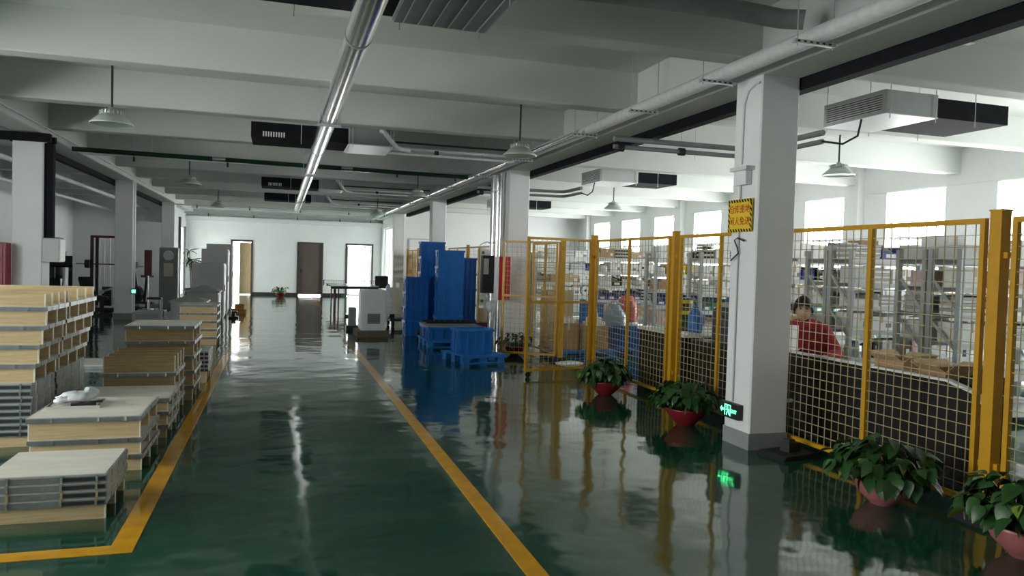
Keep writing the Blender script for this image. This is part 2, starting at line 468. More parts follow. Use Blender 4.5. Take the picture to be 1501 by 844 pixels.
for x0, x1, z0, z1 in ((2.83, 2.88, .02, 2.2), (3.58, 3.63, .02, 2.2), (3.80, 3.85, .02, 2.2), (2.88, 3.80, 2.15, 2.2), (2.88, 3.80, .02, .1)):
    gl.box(x0, x1, YB+.08, YB+.13, z0, z1)
gf = gl.build('door_leaf', WHITEP, d3)
MB().box(2.88, 3.58, YB+.1, YB+.105, .1, 2.15).build('pane', GLASS, gf)
portal(((D[0][0]+D[0][1])/2, YB+.3, 1.1), (radians(-90), 0, 0), .76, 2.2)
portal((3.34, YB+.3, 1.1), (radians(-90), 0, 0), 1.08, 2.2)
# dark door jamb strips at the left end of the aisle
b = MB(); b.box(CXL0+.12, CXL0+.20, 31.1, 31.28, 0, 3.05); b.box(CXL0+.12, CXL0+.17, 32.9, 33.02, 0, 2.75)
struct(b.build('trim_7', FRAMEB))
b = MB(); b.box(CXL0+.0, CXL0+.3, 28.35, 28.45, 0, 3.15)
struct(b.build('trim_8', WALL))
# white closed door on the far wall of the warehouse bay
b = MB(); b.box(4.75, 4.80, YBR-.04, YBR, 0, 2.5); b.box(5.75, 5.80, YBR-.04, YBR, 0, 2.5); b.box(4.80, 5.75, YBR-.04, YBR, 2.45, 2.5)
dd = struct(b.build('door_4', GREYP)); MB().box(4.80, 5.75, YBR-.03, YBR-.005, 0, 2.45).build('door_leaf', WALL, dd)

# columns
def column(x0, x1, y0, label, d=.4):
    t = thing('column', label, 'column', ((x0+x1)/2, y0+d/2, 0))
    h = (x1-x0)/2
    b = MB(); c = .012
    b.prism([(-h+c, -d/2), (h-c, -d/2), (h, -d/2+c), (h, d/2-c), (h-c, d/2), (-h+c, d/2), (-h, d/2-c), (-h, -d/2+c)], 'z', 0, ZM)
    b.build('shaft', COLP, t)
    s = MB(); q = h+.006; e = d/2+.006
    s.box(-q, q, -e, -d/2, 0, .15); s.box(-q, q, d/2, e, 0, .15); s.box(-q, -h, -d/2, d/2, 0, .15); s.box(h, q, -d/2, d/2, 0, .15)
    s.build('skirting', SKIRT, t)
    return t
column(CXR0, CXR1, 5.78, 'white square column carrying the yellow warning sign and exit sign')
column(CXR0, CXR1, 13.45, 'white column behind the open mesh gate, silver pipe at its side')
column(CXR0, CXR1, 20.85, 'white column rising behind the blue crate stacks')
column(CXR0, CXR1, 28.25, 'farthest white column at the right end of the aisle')
column(CXL0, CXL1, 12.9, 'pale grey column with a metal switch box behind the tall crate stack')
column(CXL0, CXL1, 20.2, 'pale grey column between the gym machines and the grey cabinets')
column(CXL0, CXL1, 27.7, 'farthest left column beside the gym area')

# floor markings
def marking(pts, label):
    b = MB(); n = len(pts)
    b.add([(x, y, .003) for x, y in pts]+[(x, y, 0.0002) for x, y in pts], [tuple(range(n))]+[(i, n+i, n+(i+1) % n, (i+1) % n) for i in range(n)])
    return tag(b.build('floor_line', YELP), label, 'floor line')
marking([(1.25, -3), (1.37, -3), (1.385, 31), (1.285, 31)], 'long yellow painted line along the right side of the aisle')
marking([(-3.6, 4.44), (-.735, 4.43), (-.735, 31), (-.845, 31), (-.86, 4.555), (-3.6, 4.565)], 'yellow painted line that turns a corner around the crate stacks')

# ------------------------------------------------------------------ plywood crate layers and steel-edged panels
MESHC = {}
def crate_layer(x0, y0, z0, w, d, h, label, panel=True, group=None, nrun=3, ang=0.0, top=None, wood=None):
    """parallel plywood runners, with a steel-edged panel lying on them"""
    t = thing('plywood_crate', label, 'crate', (x0+w/2, y0+d/2, z0), ang, group)
    ph = .038 if panel else 0
    rh = h-ph
    key = ('run', round(w, 2), round(rh, 3), wood)
    if key not in MESHC:
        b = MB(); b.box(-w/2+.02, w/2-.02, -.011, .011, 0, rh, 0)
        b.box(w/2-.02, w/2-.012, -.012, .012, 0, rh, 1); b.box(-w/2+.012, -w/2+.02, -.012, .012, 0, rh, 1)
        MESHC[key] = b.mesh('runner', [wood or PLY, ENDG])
    for k in range(nrun):
        link('runner', MESHC[key], t, (0, -d/2+.03+(d-.06)*k/(nrun-1), 0))
    if panel:
        key = ('pan', round(w, 2), round(d, 2), top)
        if key not in MESHC:
            b = MB(); b.box(-w/2+.006, w/2-.006, -d/2+.006, d/2-.006, 0.004, ph, 0)
            r = MB()
            for q in ((-w/2, w/2, -d/2, -d/2+.012), (-w/2, w/2, d/2-.012, d/2), (-w/2, -w/2+.012, -d/2+.012, d/2-.012), (w/2-.012, w/2, -d/2+.012, d/2-.012)):
                r.box(q[0], q[1], q[2], q[3], 0, ph-.006, 1 if q[0] > 0 else 0)  # right edge gets brighter steel, window light put into the colour
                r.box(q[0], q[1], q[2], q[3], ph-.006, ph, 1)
            c = MB()
            for f in (-.28, .12, .36):
                c.box(f*w-.007, f*w+.007, -d/2-.006, -d/2, .002, ph-.004)
            for f in (-.3, 0, .3):
                c.box(w/2, w/2+.006, f*d-.007, f*d+.007, .002, ph-.004)
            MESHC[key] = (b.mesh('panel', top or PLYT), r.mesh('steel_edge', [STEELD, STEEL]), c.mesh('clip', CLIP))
        p, r, c = MESHC[key]
        po = link('panel', p, t, (0, 0, rh)); link('steel_edge', r, po); link('clip', c, po)
    return t
def flat_panel(x0, y0, z0, w, d, h, label, group=None, topm=None):
    t = thing('metal_slab', label, 'panel', (x0+w/2, y0+d/2, z0), rng.uniform(-.008, .008), group)
    key = ('flat', round(w, 2), round(d, 2), round(h, 3), topm)
    if key not in MESHC:
        b = MB(); b.box(-w/2+.01, w/2-.01, -d/2+.01, d/2-.01, .002, h)
        r = MB()
        for q in ((-w/2, w/2, -d/2, -d/2+.012), (-w/2, w/2, d/2-.012, d/2), (-w/2, -w/2+.012, -d/2+.012, d/2-.012), (w/2-.012, w/2, -d/2+.012, d/2-.012)):
            r.box(q[0], q[1], q[2], q[3], 0, h*.74, 1 if q[0] > 0 else 0)  # brighter steel on the right edge paints in the window light
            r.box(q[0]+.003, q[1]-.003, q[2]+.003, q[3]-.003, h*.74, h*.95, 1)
        c = MB()
        for f in (-.30, .13, .42): c.box(f*w-.007, f*w+.007, -d/2-.006, -d/2, .002, h-.004)
        c.box(.14*w, .49*w, -d/2-.004, -d/2, h*.15, h*.6, 1)
        for f in (-.3, 0, .3): c.box(w/2, w/2+.006, f*d-.007, f*d+.007, .002, h-.004)
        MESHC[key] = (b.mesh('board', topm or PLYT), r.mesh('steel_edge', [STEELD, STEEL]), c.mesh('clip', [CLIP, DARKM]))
    p, r, c = MESHC[key]
    link('board', p, t); link('steel_edge', r, t); link('clip', c, t)
    return t
ORD = ['bottom', 'second', 'third', 'fourth', 'fifth', 'sixth', 'seventh', 'eighth', 'ninth', 'tenth']

# stack nearest the camera
crate_layer(-1.62, 5.03, 0, .645, .63, .092, 'low plywood frame on the floor under the nearest steel panels', panel=False, group='crate frames')
for k in range(4):
    flat_panel(-1.635+.006*(k % 2), 5.02, .092+k*.048, .655, .64, .048, ORD[k]+' steel-edged panel of four in the low stack nearest the camera', 'panels in the nearest stack')
# second stack with a bag on it
for k, (z, h) in enumerate(((0, .125), (.125, .125), (.25, .162))):
    crate_layer(-1.70-.01*k, 6.12, z, .75+.005*k, .84, h, ORD[k]+' plywood crate lid of the stack with a plastic bag on top', group='crate lids under the bag')
# tall stack at the left edge
for j, (yy, dd_, nm) in enumerate(((7.03, .66, 'front'), (7.74, 1.02, 'rear'))):
    x1 = -1.93
    crate_layer(x1-1.0, yy, 0, 1.0, dd_, .085, 'plywood frame at the very bottom of the %s tall stack by the left edge' % nm, panel=False, nrun=4)
    for k in range(8):
        flat_panel(x1-1.0+.004*(k % 3), yy, .085+k*.0555, 1.0, dd_, .0555, ORD[k]+' of eight grey steel panels in the lower half of the %s tall stack' % nm, 'grey panels of the tall stacks', STEEL)
    z = .085+8*.0555
    for k in range(4):
        x1 += .028
        crate_layer(x1-1.0, yy, z, 1.0, dd_, .157, ORD[k]+' wooden crate lid on the panels of the %s tall stack' % nm, group='wooden lids of the tall stacks', nrun=3 if j == 0 else 4)
        z += .157
    crate_layer(x1-1.0, yy, z, .99, dd_, .105, 'topmost plywood frame of the %s tall stack, open at the top' % nm, panel=False, nrun=4)
# stacks along the yellow line
for k in range(3):
    crate_layer(-1.67+.004*k, 7.17, k*.118, .755, .70, .118, ORD[k]+' crate lid of the pale-topped stack just behind the bag stack', group='lids of the pale-topped stack')
for k in range(3):
    crate_layer(-1.62, 8.02, k*.152, .665, .75, .152, ORD[k]+' shade-toned plywood crate lid of the half-open stack', group='lids of the half-open stack', wood=PLYD)  # darker wood puts the shade of nearer stacks into the colour
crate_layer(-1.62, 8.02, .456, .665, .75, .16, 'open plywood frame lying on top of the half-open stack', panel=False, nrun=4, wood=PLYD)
for k in range(5):
    crate_layer(-1.60+.006*(k % 2), 9.0, k*.166, .71, .80, .166, ORD[k]+' crate lid of the five-high stack with a light top', group='lids of the five-high stack', wood=PLYD)  # shade from the stacks in front painted in with darker wood
crate_layer(-1.45, 10.2, 0, .60, .62, .14, 'plywood frame under the bright steel panels beside the yellow line', panel=False)
for k in range(5):
    flat_panel(-1.46, 10.2, .14+k*.052, .62, .62, .052, ORD[k]+' bright steel panel of the stack between crate stacks on the yellow line', 'bright steel panels', STEEL)
for k in range(5):
    crate_layer(-1.70, 14.55, k*.145, .64, .85, .145, ORD[k]+' crate lid of the distant stack in front of the grey cabinets', group='lids of the distant stack')
# lone pale board on the floor behind the tall stack
flat_panel(-2.75, 11.6, 0, .9, .8, .05, 'lone pale board lying on the floor behind the tall stack', None)
# tray and plastic bag on the second stack
t = thing('steel_tray', 'small steel-edged tray lying on the second crate stack', 'tray', (-1.50, 6.60, .4125), .06)
MB().box(-.17, .17, -.14, .14, 0, .012).build('tray_base', PLYT, t)
b = MB()
for q in ((-.18, .18, -.15, -.13), (-.18, .18, .13, .15), (-.18, -.16, -.13, .13), (.16, .18, -.13, .13)): b.box(*q, 0, .022)
b.build('tray_rim', CLIP, t)
b = MB(); b.ball((0, 0, .042), .13, .085, .045, 16, 9, 0, .5); b.ball((.08, .03, .06), .06, .05, .05, 12, 7, 0, .5)
b.ball((-.10, -.03, .03), .06, .05, .03, 12, 7, 0, .5)
tag(b.build('plastic_bag', GLAZED, None, (-1.50, 6.62, .432), .2), 'crumpled white plastic bag lying on the tray', 'bag')
b = MB(); b.bar((-.08, -.02, .012), (.09, .01, .012), .03, .02); b.bar((.05, -.02, .03), (.13, .02, .03), .02, .015)
tag(b.build('hand_tool', DARKM, None, (-1.44, 6.52, .4245)), 'small dark hand tool lying beside the plastic bag', 'tool')

# ------------------------------------------------------------------ grey cabinets in a row
def cabinet(x0, x1, y0, y1, h, label, roof=0.0, vents=False, group=None):
    t = thing('metal_cabinet', label, 'cabinet', ((x0+x1)/2, (y0+y1)/2, 0), 0, group)
    a, c = (x1-x0)/2, (y1-y0)/2
    MB().cham(-a, a, -c, c, .04, h, .01).build('body', GREYP, t)
    p = MB(); p.box(-a+.02, a-.02, -c+.02, c-.02, 0, .04); p.build('plinth', GREYD, t)
    d = MB(); d.box(a, a+.014, -c+.02, c-.02, .08, h-.04)
    do = d.build('door', LGREY, t)
    hh = MB(); hh.box(a+.014, a+.03, -c+.06, -c+.085, h*.5, h*.5+.16); hh.build('handle', DARKM, do)
    for z in (.16, h-.16):
        MB().cyl((a+.016, c-.015, z), (a+.016, c-.015, z+.07), .009, n=6).build('hinge', STEEL, do)
    if roof:
        r = MB(); e = .04
        vs = [(-a-e, -c-e, h), (a+e, -c-e, h), (a+e, c+e, h), (-a-e, c+e, h)]
        vs += [(x, y, z+.025) for x, y, z in vs]+[(-a*.15, 0, h+roof), (a*.15, 0, h+roof)]
        r.add(vs, [(3, 2, 1, 0), (0, 1, 5, 4), (1, 2, 6, 5), (2, 3, 7, 6), (3, 0, 4, 7), (4, 5, 9, 8), (5, 6, 9), (6, 7, 8, 9), (7, 4, 8)])
        r.build('roof', GREYP, t)
    if vents:
        v = MB()
        for k in range(4): v.box(-a+.08, a-.08, -c-.004, -c+.002, h*.35+k*.03, h*.35+k*.03+.014)
        v.build('vent', GREYD, t)
    return t
cabinet(-3.25, -2.62, 19.2, 20.0, .26, 'low flat grey metal cabinet beside the left column', vents=True)
cabinet(-2.52, -1.85, 19.2, 20.0, .24, 'low flat grey metal cabinet behind the distant crate stack', vents=True)
cabinet(-2.05, -1.42, 16.2, 17.0, .66, 'nearest grey cabinet with a hipped roof', roof=.13)
cabinet(-1.98, -1.32, 18.2, 18.95, .78, 'second grey cabinet with a hipped roof, a little taller', roof=.15)
cabinet(-2.12, -1.36, 20.5, 21.2, 1.42, 'wide grey cabinet of chest height before the tall ones')
cabinet(-2.05, -1.38, 22.2, 22.9, 1.80, 'tall grey cabinet second from the far end of the row')
cabinet(-2.10, -1.38, 24.2, 24.9, 1.97, 'tallest grey cabinet at the far end of the row')
b = MB(); b.box(-.16, .16, -.2, -.16, 0, .1); b.box(-.16, .16, .16, .2, 0, .1); b.box(-.19, .19, -.22, .22, .1, .12); b.box(-.1, .12, -.1, .12, .12, .26)
tag(b.build('wooden_skid', ORANGE, None, (-1.08, 22.6, 0), .2), 'small wooden skid on the floor beside the tall grey cabinets', 'skid')
b = MB(); b.box(-.12, .12, -.15, .15, 0, .05); b.cyl((0, 0, .05), (0, 0, .14), .06, .05); b.box(-.05, .1, -.04, .04, .14, .18)
tag(b.build('floor_clamp', DARKM, None, (-1.12, 20.8, 0)), 'small dark machine part on the floor by the grey cabinets', 'machine part')

# ------------------------------------------------------------------ gym corner on the left
def gym_rack():
    t = thing('cable_machine', 'tall black gym cable machine with a red top bar', 'gym machine', (-4.75, 24.0, 0))
    for x in (-.36, .36): MB().box(x-.04, x+.04, -.04, .04, .05, 2.08).build('upright', DARKM, t); MB().box(x-.04, x+.04, .6, .66, .05, 2.08).build('upright', DARKM, t)
    MB().bar((-.40, 0, 2.06), (.75, 0, 2.06), .07).build('top_bar', MAROON, t)
    b = MB(); b.box(-.42, .42, -.5, -.42, 0, .06); b.box(-.42, -.34, -.5, .7, 0, .06); b.box(.34, .42, -.5, .7, 0, .06); b.build('base_frame', DARKM, t)
    for k in range(10): MB().box(-.12, .12, .1, .3, .08+k*.055, .13+k*.055).build('weight_plate', BLACK, t)
    for x in (-.2, -.08, .06, .2): MB().cyl((x, .2, .08), (x, .2, 2.04), .010, n=6).build('guide_rod', STEEL, t)
    b = MB(); b.cyl((-.75, -.06, 1.28), (.75, -.06, 1.28), .014); b.cyl((-.52, -.06, 1.28), (-.40, -.06, 1.28), .12, n=16); b.cyl((.40, -.06, 1.28), (.52, -.06, 1.28), .12, n=16)
    b.build('barbell', DARKM, t)
    b = MB(); b.bar((-.05, -.3, .5), (.55, -.3, .72), .05); b.cyl((-.05, -.36, .5), (-.05, -.24, .5), .06); b.build('lever_arm', STEEL, t)
gym_rack()
t = thing('treadmill', 'dark treadmill with a raised console behind the switch box', 'gym machine', (-5.45, 21.4, 0), .2)
MB().box(-.42, .42, -.95, .75, .06, .2).build('deck', DARKM, t)
MB().box(-.26, .26, -.93, .5, .2, .212).build('belt', BLACK, t)
for x in (-.38, .38): MB().bar((x, .55, .2), (x, .72, 1.3), .09).build('upright', CHAR, t)
b = MB(); b.prism([(.5, 1.25), (.78, 1.5), (.82, 1.46), (.56, 1.2)], 'x', -.42, .42); b.build('console', CHAR, t)
b = MB(); b.tube([(-.38, .7, 1.2), (-.38, .3, 1.15), (-.38, .1, 1.1)], .03); b.tube([(.38, .7, 1.2), (.38, .3, 1.15), (.38, .1, 1.1)], .03); b.build('handrail', BLACK, t)
for x in (-.3, .3): MB().box(x-.06, x+.06, -.9, -.8, 0, .06).build('foot', BLACK, t)
t = thing('elliptical_trainer', 'elliptical trainer with a grey shroud beside the cable machine', 'gym machine', (-5.95, 23.6, 0), .3)
b = MB(); b.box(-.3, .3, -.7, -.6, 0, .08); b.box(-.3, .3, .6, .7, 0, .08); b.box(-.06, .06, -.7, .7, .04, .12); b.build('base_frame', DARKM, t)
b = MB(); b.prism([(.1, .1), (.7, .1), (.72, .6), (.45, .85), (.15, .6)], 'x', -.14, .14); b.build('shroud', CHAR, t)
b = MB(); b.tube([(0, .5, .7), (0, .58, 1.2), (0, .6, 1.5)], .05); b.box(-.2, .2, .5, .6, 1.45, 1.7); b.build('mast', DARKM, t)
for s in (-1, 1):
    b = MB(); b.tube([(s*.22, .45, .5), (s*.26, .3, 1.1), (s*.28, .15, 1.6)], .03); b.bar((s*.2, -.6, .25), (s*.2, .4, .35), .1, .04); b.build('moving_arm', LGREY if s > 0 else DARKM, t)
t = thing('weight_bench', 'low black padded weight bench in the gym corner', 'gym machine', (-4.6, 21.9, 0), .5)
MB().cham(-.15, .15, -.65, .35, .42, .5, .03).build('pad', BLACK, t)
b = MB(); b.prism([(.34, .44), (.8, .95), (.86, .9), (.42, .4)], 'x', -.15, .15); b.build('back_pad', BLACK, t)
b = MB(); b.box(-.04, .04, -.6, .6, .34, .42); b.box(-.25, .25, -.62, -.54, 0, .06); b.box(-.25, .25, .52, .6, 0, .06); b.box(-.04, .04, -.62, -.54, .06, .36); b.box(-.04, .04, .52, .6, .06, .36); b.build('bench_frame', DARKM, t)
t = thing('punching_bag', 'black punching bag on a stand behind the switch box column', 'gym machine', (-6.3, 25.2, 0))
MB().lathe([(0, 0), (.34, 0), (.34, .2), (.12, .28), (.10, .8), (0, .8)], 18).build('stand', CHAR, t)
MB().lathe([(0, .8), (.18, .8), (.21, .95), (.21, 1.85), (.16, 2.0), (0, 2.02)], 18).build('bag', BLACK, t)
t = thing('exercise_bike', 'small dark exercise bike standing before the grey gym wall', 'gym machine', (-4.05, 25.6, 0), .8)
b = MB(); b.box(-.22, .22, -.5, -.43, 0, .07); b.box(-.22, .22, .43, .5, 0, .07); b.box(-.04, .04, -.5, .5, .05, .13); b.build('base_frame', DARKM, t)
b = MB(); b.cyl((-.06, .25, .35), (.06, .25, .35), .25, n=20); b.build('flywheel', CHAR, t)
b = MB(); b.tube([(0, -.1, .1), (0, -.2, .9)], .04); b.box(-.12, .12, -.36, -.08, .88, .95); b.build('seat', BLACK, t)
b = MB(); b.tube([(0, .2, .3), (0, .38, 1.15)], .04); b.bar((-.25, .3, 1.2), (.25, .3, 1.2), .04); b.box(-.1, .1, .34, .4, 1.15, 1.35); b.build('handlebar', DARKM, t)
t = thing('dial_machine', 'grey floor-standing machine with a round dial beside the left door frame', 'machine', (-3.20, 24.9, 0))
MB().cham(-.26, .26, -.2, .2, 0, 1.82, .02).build('body', GREYD, t)
b = MB(); b.cyl((0, -.2, 1.58), (0, -.215, 1.58), .15, n=20); b.build('dial', LGREY, t)
MB().box(-.13, .13, -.21, -.2, .95, 1.35).build('panel', CREAM, t)
t = thing('red_sign_stand', 'narrow red board on a post in the gym corner', 'sign', (-3.62, 23.8, 0))
MB().box(-.1, .1, -.02, .02, .98, 1.72).build('board', MAROON, t)
b = MB(); b.cyl((0, 0, .02), (0, 0, .98), .02); b.cyl((0, 0, 0), (0, 0, .03), .16, n=16); b.build('post', STEEL, t)
t = thing('steel_stool', 'small stool with thin steel legs beside the second left column', 'stool', (-3.1, 21.5, 0))
MB().cham(-.17, .17, -.17, .17, .43, .48, .02).build('seat', DARKM, t)
for x in (-.15, .15):
    for y in (-.15, .15): MB().cyl((x, y, 0), (x, y, .43), .012, n=6).build('leg', STEEL, t)
# fittings on the left columns
t = thing('fire_cabinet', 'red cabinet mounted on the first left column at the left edge', 'cabinet', (-4.12, 12.78, 1.02))
MB().cham(-.38, .30, -.12, .12, 0, .70, .01).build('body', CRIM, t)
MB().box(-.34, .26, -.13, -.12, .04, .66).build('door', CRIM, t)
t = thing('switch_box', 'grey metal switch box on the first left column under a black cable duct', 'switch box', (-3.31, 13.05, 1.45))
MB().cham(-.11, .12, -.16, .16, 0, .36, .012).build('body', GREYP, t)
MB().box(.12, .13, -.14, .14, .02, .34).build('door', LGREY, t)
t = thing('cable_duct', 'black cable duct running over and down the first left column', 'cable duct', (0, 0, 0))
b = MB(); b.box(-3.42, -3.30, 12.98, 13.10, 1.81, 3.24); b.build('drop', BLACKD, t)
b = MB(); b.box(-4.0, -3.30, 12.78, 12.895, 3.24, 3.36); b.bar((-4.0, 12.83, 3.30), (-4.9, 12.83, 3.62), .11, .12); b.build('elbow', BLACKD, t)
b = MB(); b.bar((-3.36, 13.1, 3.30), (-3.36, 13.2, 3.31), .1); b.box(-3.97, -3.85, 13.3, 29.5, 3.28, 3.38); b.build('run', BLACKD, t)
t = thing('exit_marker', 'small lit green exit marker low on the second left column', 'exit sign', (-3.40, 20.17, .62))
MB().box(-.04, .08, -.03, .03, 0, .14).build('body', SIGNB, t); MB().box(-.02, .06, -.034, -.03, .03, .11).build('face', LITG, t)
# sprinkler pipes of the gym side
for i, (x, z, r, lb) in enumerate(((-4.6, 3.22, .05, 'white pipe under the gym ceiling close to the columns'), (-5.7, 3.12, .045, 'white pipe under the gym ceiling near the left wall'))):
    t = thing('ceiling_pipe', lb, 'pipe', (x, 0, z))
    MB().cyl((0, 6, 0), (0, 29.9, 0), r).build('pipe', PIPEW, t)
    for y in (9.5, 14.4, 19.3, 24.2): MB().cyl((0, y, r*.8), (0, y, ZS-z), .006, n=6).build('hanger_rod', STEEL, t)
# ------------------------------------------------------------------ far end of the aisle
def leaf_mesh(name, L, W, m, fold=.25):
    b = MB()
    prof = [(0, 0), (.12, .36), (.3, .5), (.55, .42), (.8, .2), (1, 0)]
    vs = []
    for t_, w_ in prof:
        z = -L*.35*t_*t_
        vs += [(t_*L, -w_*W, z+w_*W*fold), (t_*L, 0, z), (t_*L, w_*W, z+w_*W*fold)]
    fs = []
    for i in range(len(prof)-1):
        a = i*3; fs += [(a, a+3, a+4, a+1), (a+1, a+4, a+5, a+2)]
    b.add(vs, fs, 0, True)
    return b.mesh(name, m)
LEAFM = [leaf_mesh('leaf', .125, .085, LEAF), leaf_mesh('leaf', .10, .072, LEAF), leaf_mesh('leaf', .11, .08, LEAFY)]
def pothos(loc, label, potm, n=80, s=1.0, spread=.34, seed=1):
    rg = random.Random(seed)
    t = thing('potted_plant', label, 'plant', loc)
    t.scale = (s, s, s)
    p = MB(); p.lathe([(0, 0), (.085, 0), (.09, .012), (.105, .02), (.175, .09), (.212, .16), (.222, .18), (.205, .18), (.18, .14), (0, .14)], 28)
    po = p.build('pot', potm, t)
    MB().lathe([(0, .15), (.185, .15)], 20).build('soil', SOIL, po)
    st = MB()
    for i in range(n):
        a = rg.uniform(0, 2*pi); el = math.asin(rg.uniform(.0, 1.0)); q = rg.uniform(.55, 1.0)
        tip = Vector((cos(a)*cos(el)*spread*q, sin(a)*cos(el)*spread*q, .23+.25*sin(el)*q))
        base = Vector((cos(a)*.06, sin(a)*.06, .13))
        if i % 2 == 0: st.tube([base, (base+tip)/2+Vector((0, 0, .05)), tip], .0035, 4)
        k = 2 if rg.random() < .05 else (0 if rg.random() < .6 else 1)
        o = link('leaf', LEAFM[k], t, tip)
        o.rotation_euler = (rg.uniform(-.5, .5), rg.uniform(-.1, .9)+.3*(1-sin(el)), a+rg.uniform(-1.0, 1.0))
        q = rg.uniform(.75, 1.2); o.scale = (q, q, q)
    st.build('stem', LEAF, t)
    return t
pothos((4.12, 4.25, 0), 'leafy green plant in a pink pot before the nearest fence panel', POTP, 220, 1.0, .37, 3)
pothos((4.20, 3.24, 0), 'green plant at the right edge beside the nearest yellow post', POTP, 190, 1.05, .32, 4)
pothos((4.07, 6.88, 0), 'leafy plant in a red pot beside the exit sign column', POTR, 200, 1.0, .37, 5)
pothos((3.97, 8.68, 0), 'leafy plant in a red pot between the gate post and fence', POTR, 190, 1.0, .33, 6)
pothos((.05, 32.2, 0), 'small green plant on the floor before the far white wall', POTR, 60, .95, .34, 8)
pothos((4.05, 12.78, 0), 'low green plant on the floor behind the left gate leaf', POTR, 50, .9, .36, 9)
# palm in the far left corner
t = thing('potted_palm', 'tall palm with drooping leaves in the far left corner', 'plant', (-3.14, 30.7, 0))
MB().lathe([(0, 0), (.2, 0), (.27, .35), (.25, .36), (.22, .3), (0, .3)], 18).build('pot', DARKM, t)
FROND = leaf_mesh('frond', .50, .10, LEAF, .4)
rg = random.Random(12)
for k in range(7):
    a = 2*pi*k/7; h = .9+.85*rg.random()
    top_ = Vector((cos(a)*.14, sin(a)*.14, h))
    MB().tube([(cos(a)*.05, sin(a)*.05, .3), top_*.6+Vector((0, 0, .15)), top_], .014, 5).build('cane', LEAF, t)
    for j in range(8):
        o = link('frond', FROND, t, top_); o.rotation_euler = (rg.uniform(-.3, .3), rg.uniform(-.7, .3), a+2*pi*j/5+rg.random()); q = rg.uniform(.65, .95); o.scale = (q, q, q)
# table tennis table
t = thing('table_tennis_table', 'white-lit table tennis table with a net near the far doors', 'table', (2.35, 26.0, 0))
MB().box(-.76, .76, -1.37, 1.37, .735, .76).build('tabletop', TTOP, t)
b = MB(); b.box(-.75, .75, -1.36, -1.32, .66, .735); b.box(-.75, .75, 1.32, 1.36, .66, .735); b.build('apron', DARKM, t)
for x in (-.6, -.5, .5, .6):
    for y in (-1.0, 1.0): MB().box(x-.02, x+.02, y-.02, y+.02, 0, .735).build('leg', MAROON, t)
b = MB(); b.bar((-.92, 0, .9), (.92, 0, .9), .014)
for k in range(24): b.bar((-.9+k*.078, 0, .77), (-.9+k*.078, 0, .9), .005)
for z in (.78, .82, .86): b.bar((-.92, 0, z), (.92, 0, z), .005)
b.bar((-.92, 0, .72), (-.92, 0, .91), .03); b.bar((.92, 0, .72), (.92, 0, .91), .03)
b.build('net', DARKM, t)
t = thing('office_chair', 'black office chair beside the far end of the table tennis table', 'chair', (3.55, 27.2, 0))
MB().cham(-.24, .24, -.24, .24, .43, .52, .04).build('seat', BLACK, t)
MB().cham(-.24, .24, .2, .28, .6, 1.05, .03).build('backrest', BLACK, t)
MB().cyl((0, 0, .08), (0, 0, .43), .03).build('post', DARKM, t)
for k in range(5):
    a = 2*pi*k/5; l = MB(); l.bar((0, 0, .09), (cos(a)*.28, sin(a)*.28, .06), .04); l.ball((cos(a)*.28, sin(a)*.28, .03), .03, .03, .03, 8, 6); l.build('leg', DARKM, t)
t = thing('wall_cabinet', 'white wall panel by the right end of the far wall', 'cabinet', (4.20, 30.5, 1.0))
MB().cham(-.02, .10, -.3, .3, 0, .95, .01).build('body', WHITEP, t); MB().box(-.03, -.02, -.28, .28, .02, .93).build('door', LGREY, t)

# floor-standing air conditioner on a pallet
t = thing('wooden_pallet', 'dark wooden pallet under the grey air conditioner', 'pallet', (1.90, 16.35, 0))
for k in range(5): MB().box(-.33, .33, -.42+k*.175, -.28+k*.175, .10, .122).build('slat', PALW, t)
for x in (-.3, 0, .3): MB().box(x-.03, x+.03, -.42, .42, .0, .10).build('bearer', PALW, t)
MB().box(-.33, .33, -.435, -.42, .0, .122).build('end_board', PALW, t)
t = thing('air_conditioner', 'light grey floor-standing cabinet unit with a dark vent, on a wooden pallet', 'cabinet', (1.93, 16.35, .122))
MB().cham(-.26, .26, -.27, .30, 0, .86, .025).build('body', LGREY, t)
b = MB(); b.box(-.13, .14, -.276, -.27, .14, .36, 0)
for k in range(8): b.box(-.12, .13, -.282, -.276, .155+k*.025, .165+k*.025, 1)
b.build('vent', [GREYD, DARKM], t)
MB().box(-.28, -.26, -.2, .22, .05, .8).build('side_panel', WHITEP, t)
t = thing('pump_unit', 'small grey pump standing behind the air conditioner', 'machine', (1.62, 17.6, 0))
MB().cham(-.09, .09, -.12, .12, .1, .52, .02).build('body', GREYD, t)
b = MB(); b.box(-.14, .14, -.15, .15, 0, .1); b.cyl((-.09, 0, .3), (-.17, 0, .3), .05); b.build('base', DARKM, t)

# cream machine wrapped in film
t = thing('wrapped_machine', 'cream machine on black casters half wrapped in clear film', 'machine', (2.86, 18.6, 0), .1)
MB().cham(-.30, .34, -.3, .3, .32, .95, .04).build('body', CREAM, t)
MB().cham(-.05, .36, -.2, .25, .95, 1.12, .05).build('head', CREAM, t)
b = MB(); b.ball((-.30, -.05, .60), .09, .26, .44, 14, 9, 0, .15); b.build('film', GLAZED, t)
for x in (-.22, .26):
    for y in (-.24, .24): MB().cyl((x-.03, y, .07), (x+.03, y, .07), .07, n=12).build('wheel', BLACK, t)
b = MB(); b.box(-.3, .34, -.3, .3, .14, .2); b.box(-.26, -.18, -.26, .26, .2, .32); b.box(.22, .3, -.26, .26, .2, .32); b.build('chassis', DARKM, t)
b = MB(); b.cyl((.05, -.3, .78), (.05, -.33, .78), .05, n=14); b.cyl((.05, -.3, .48), (.05, -.34, .48), .08, n=14); b.build('port', DARKM, t)

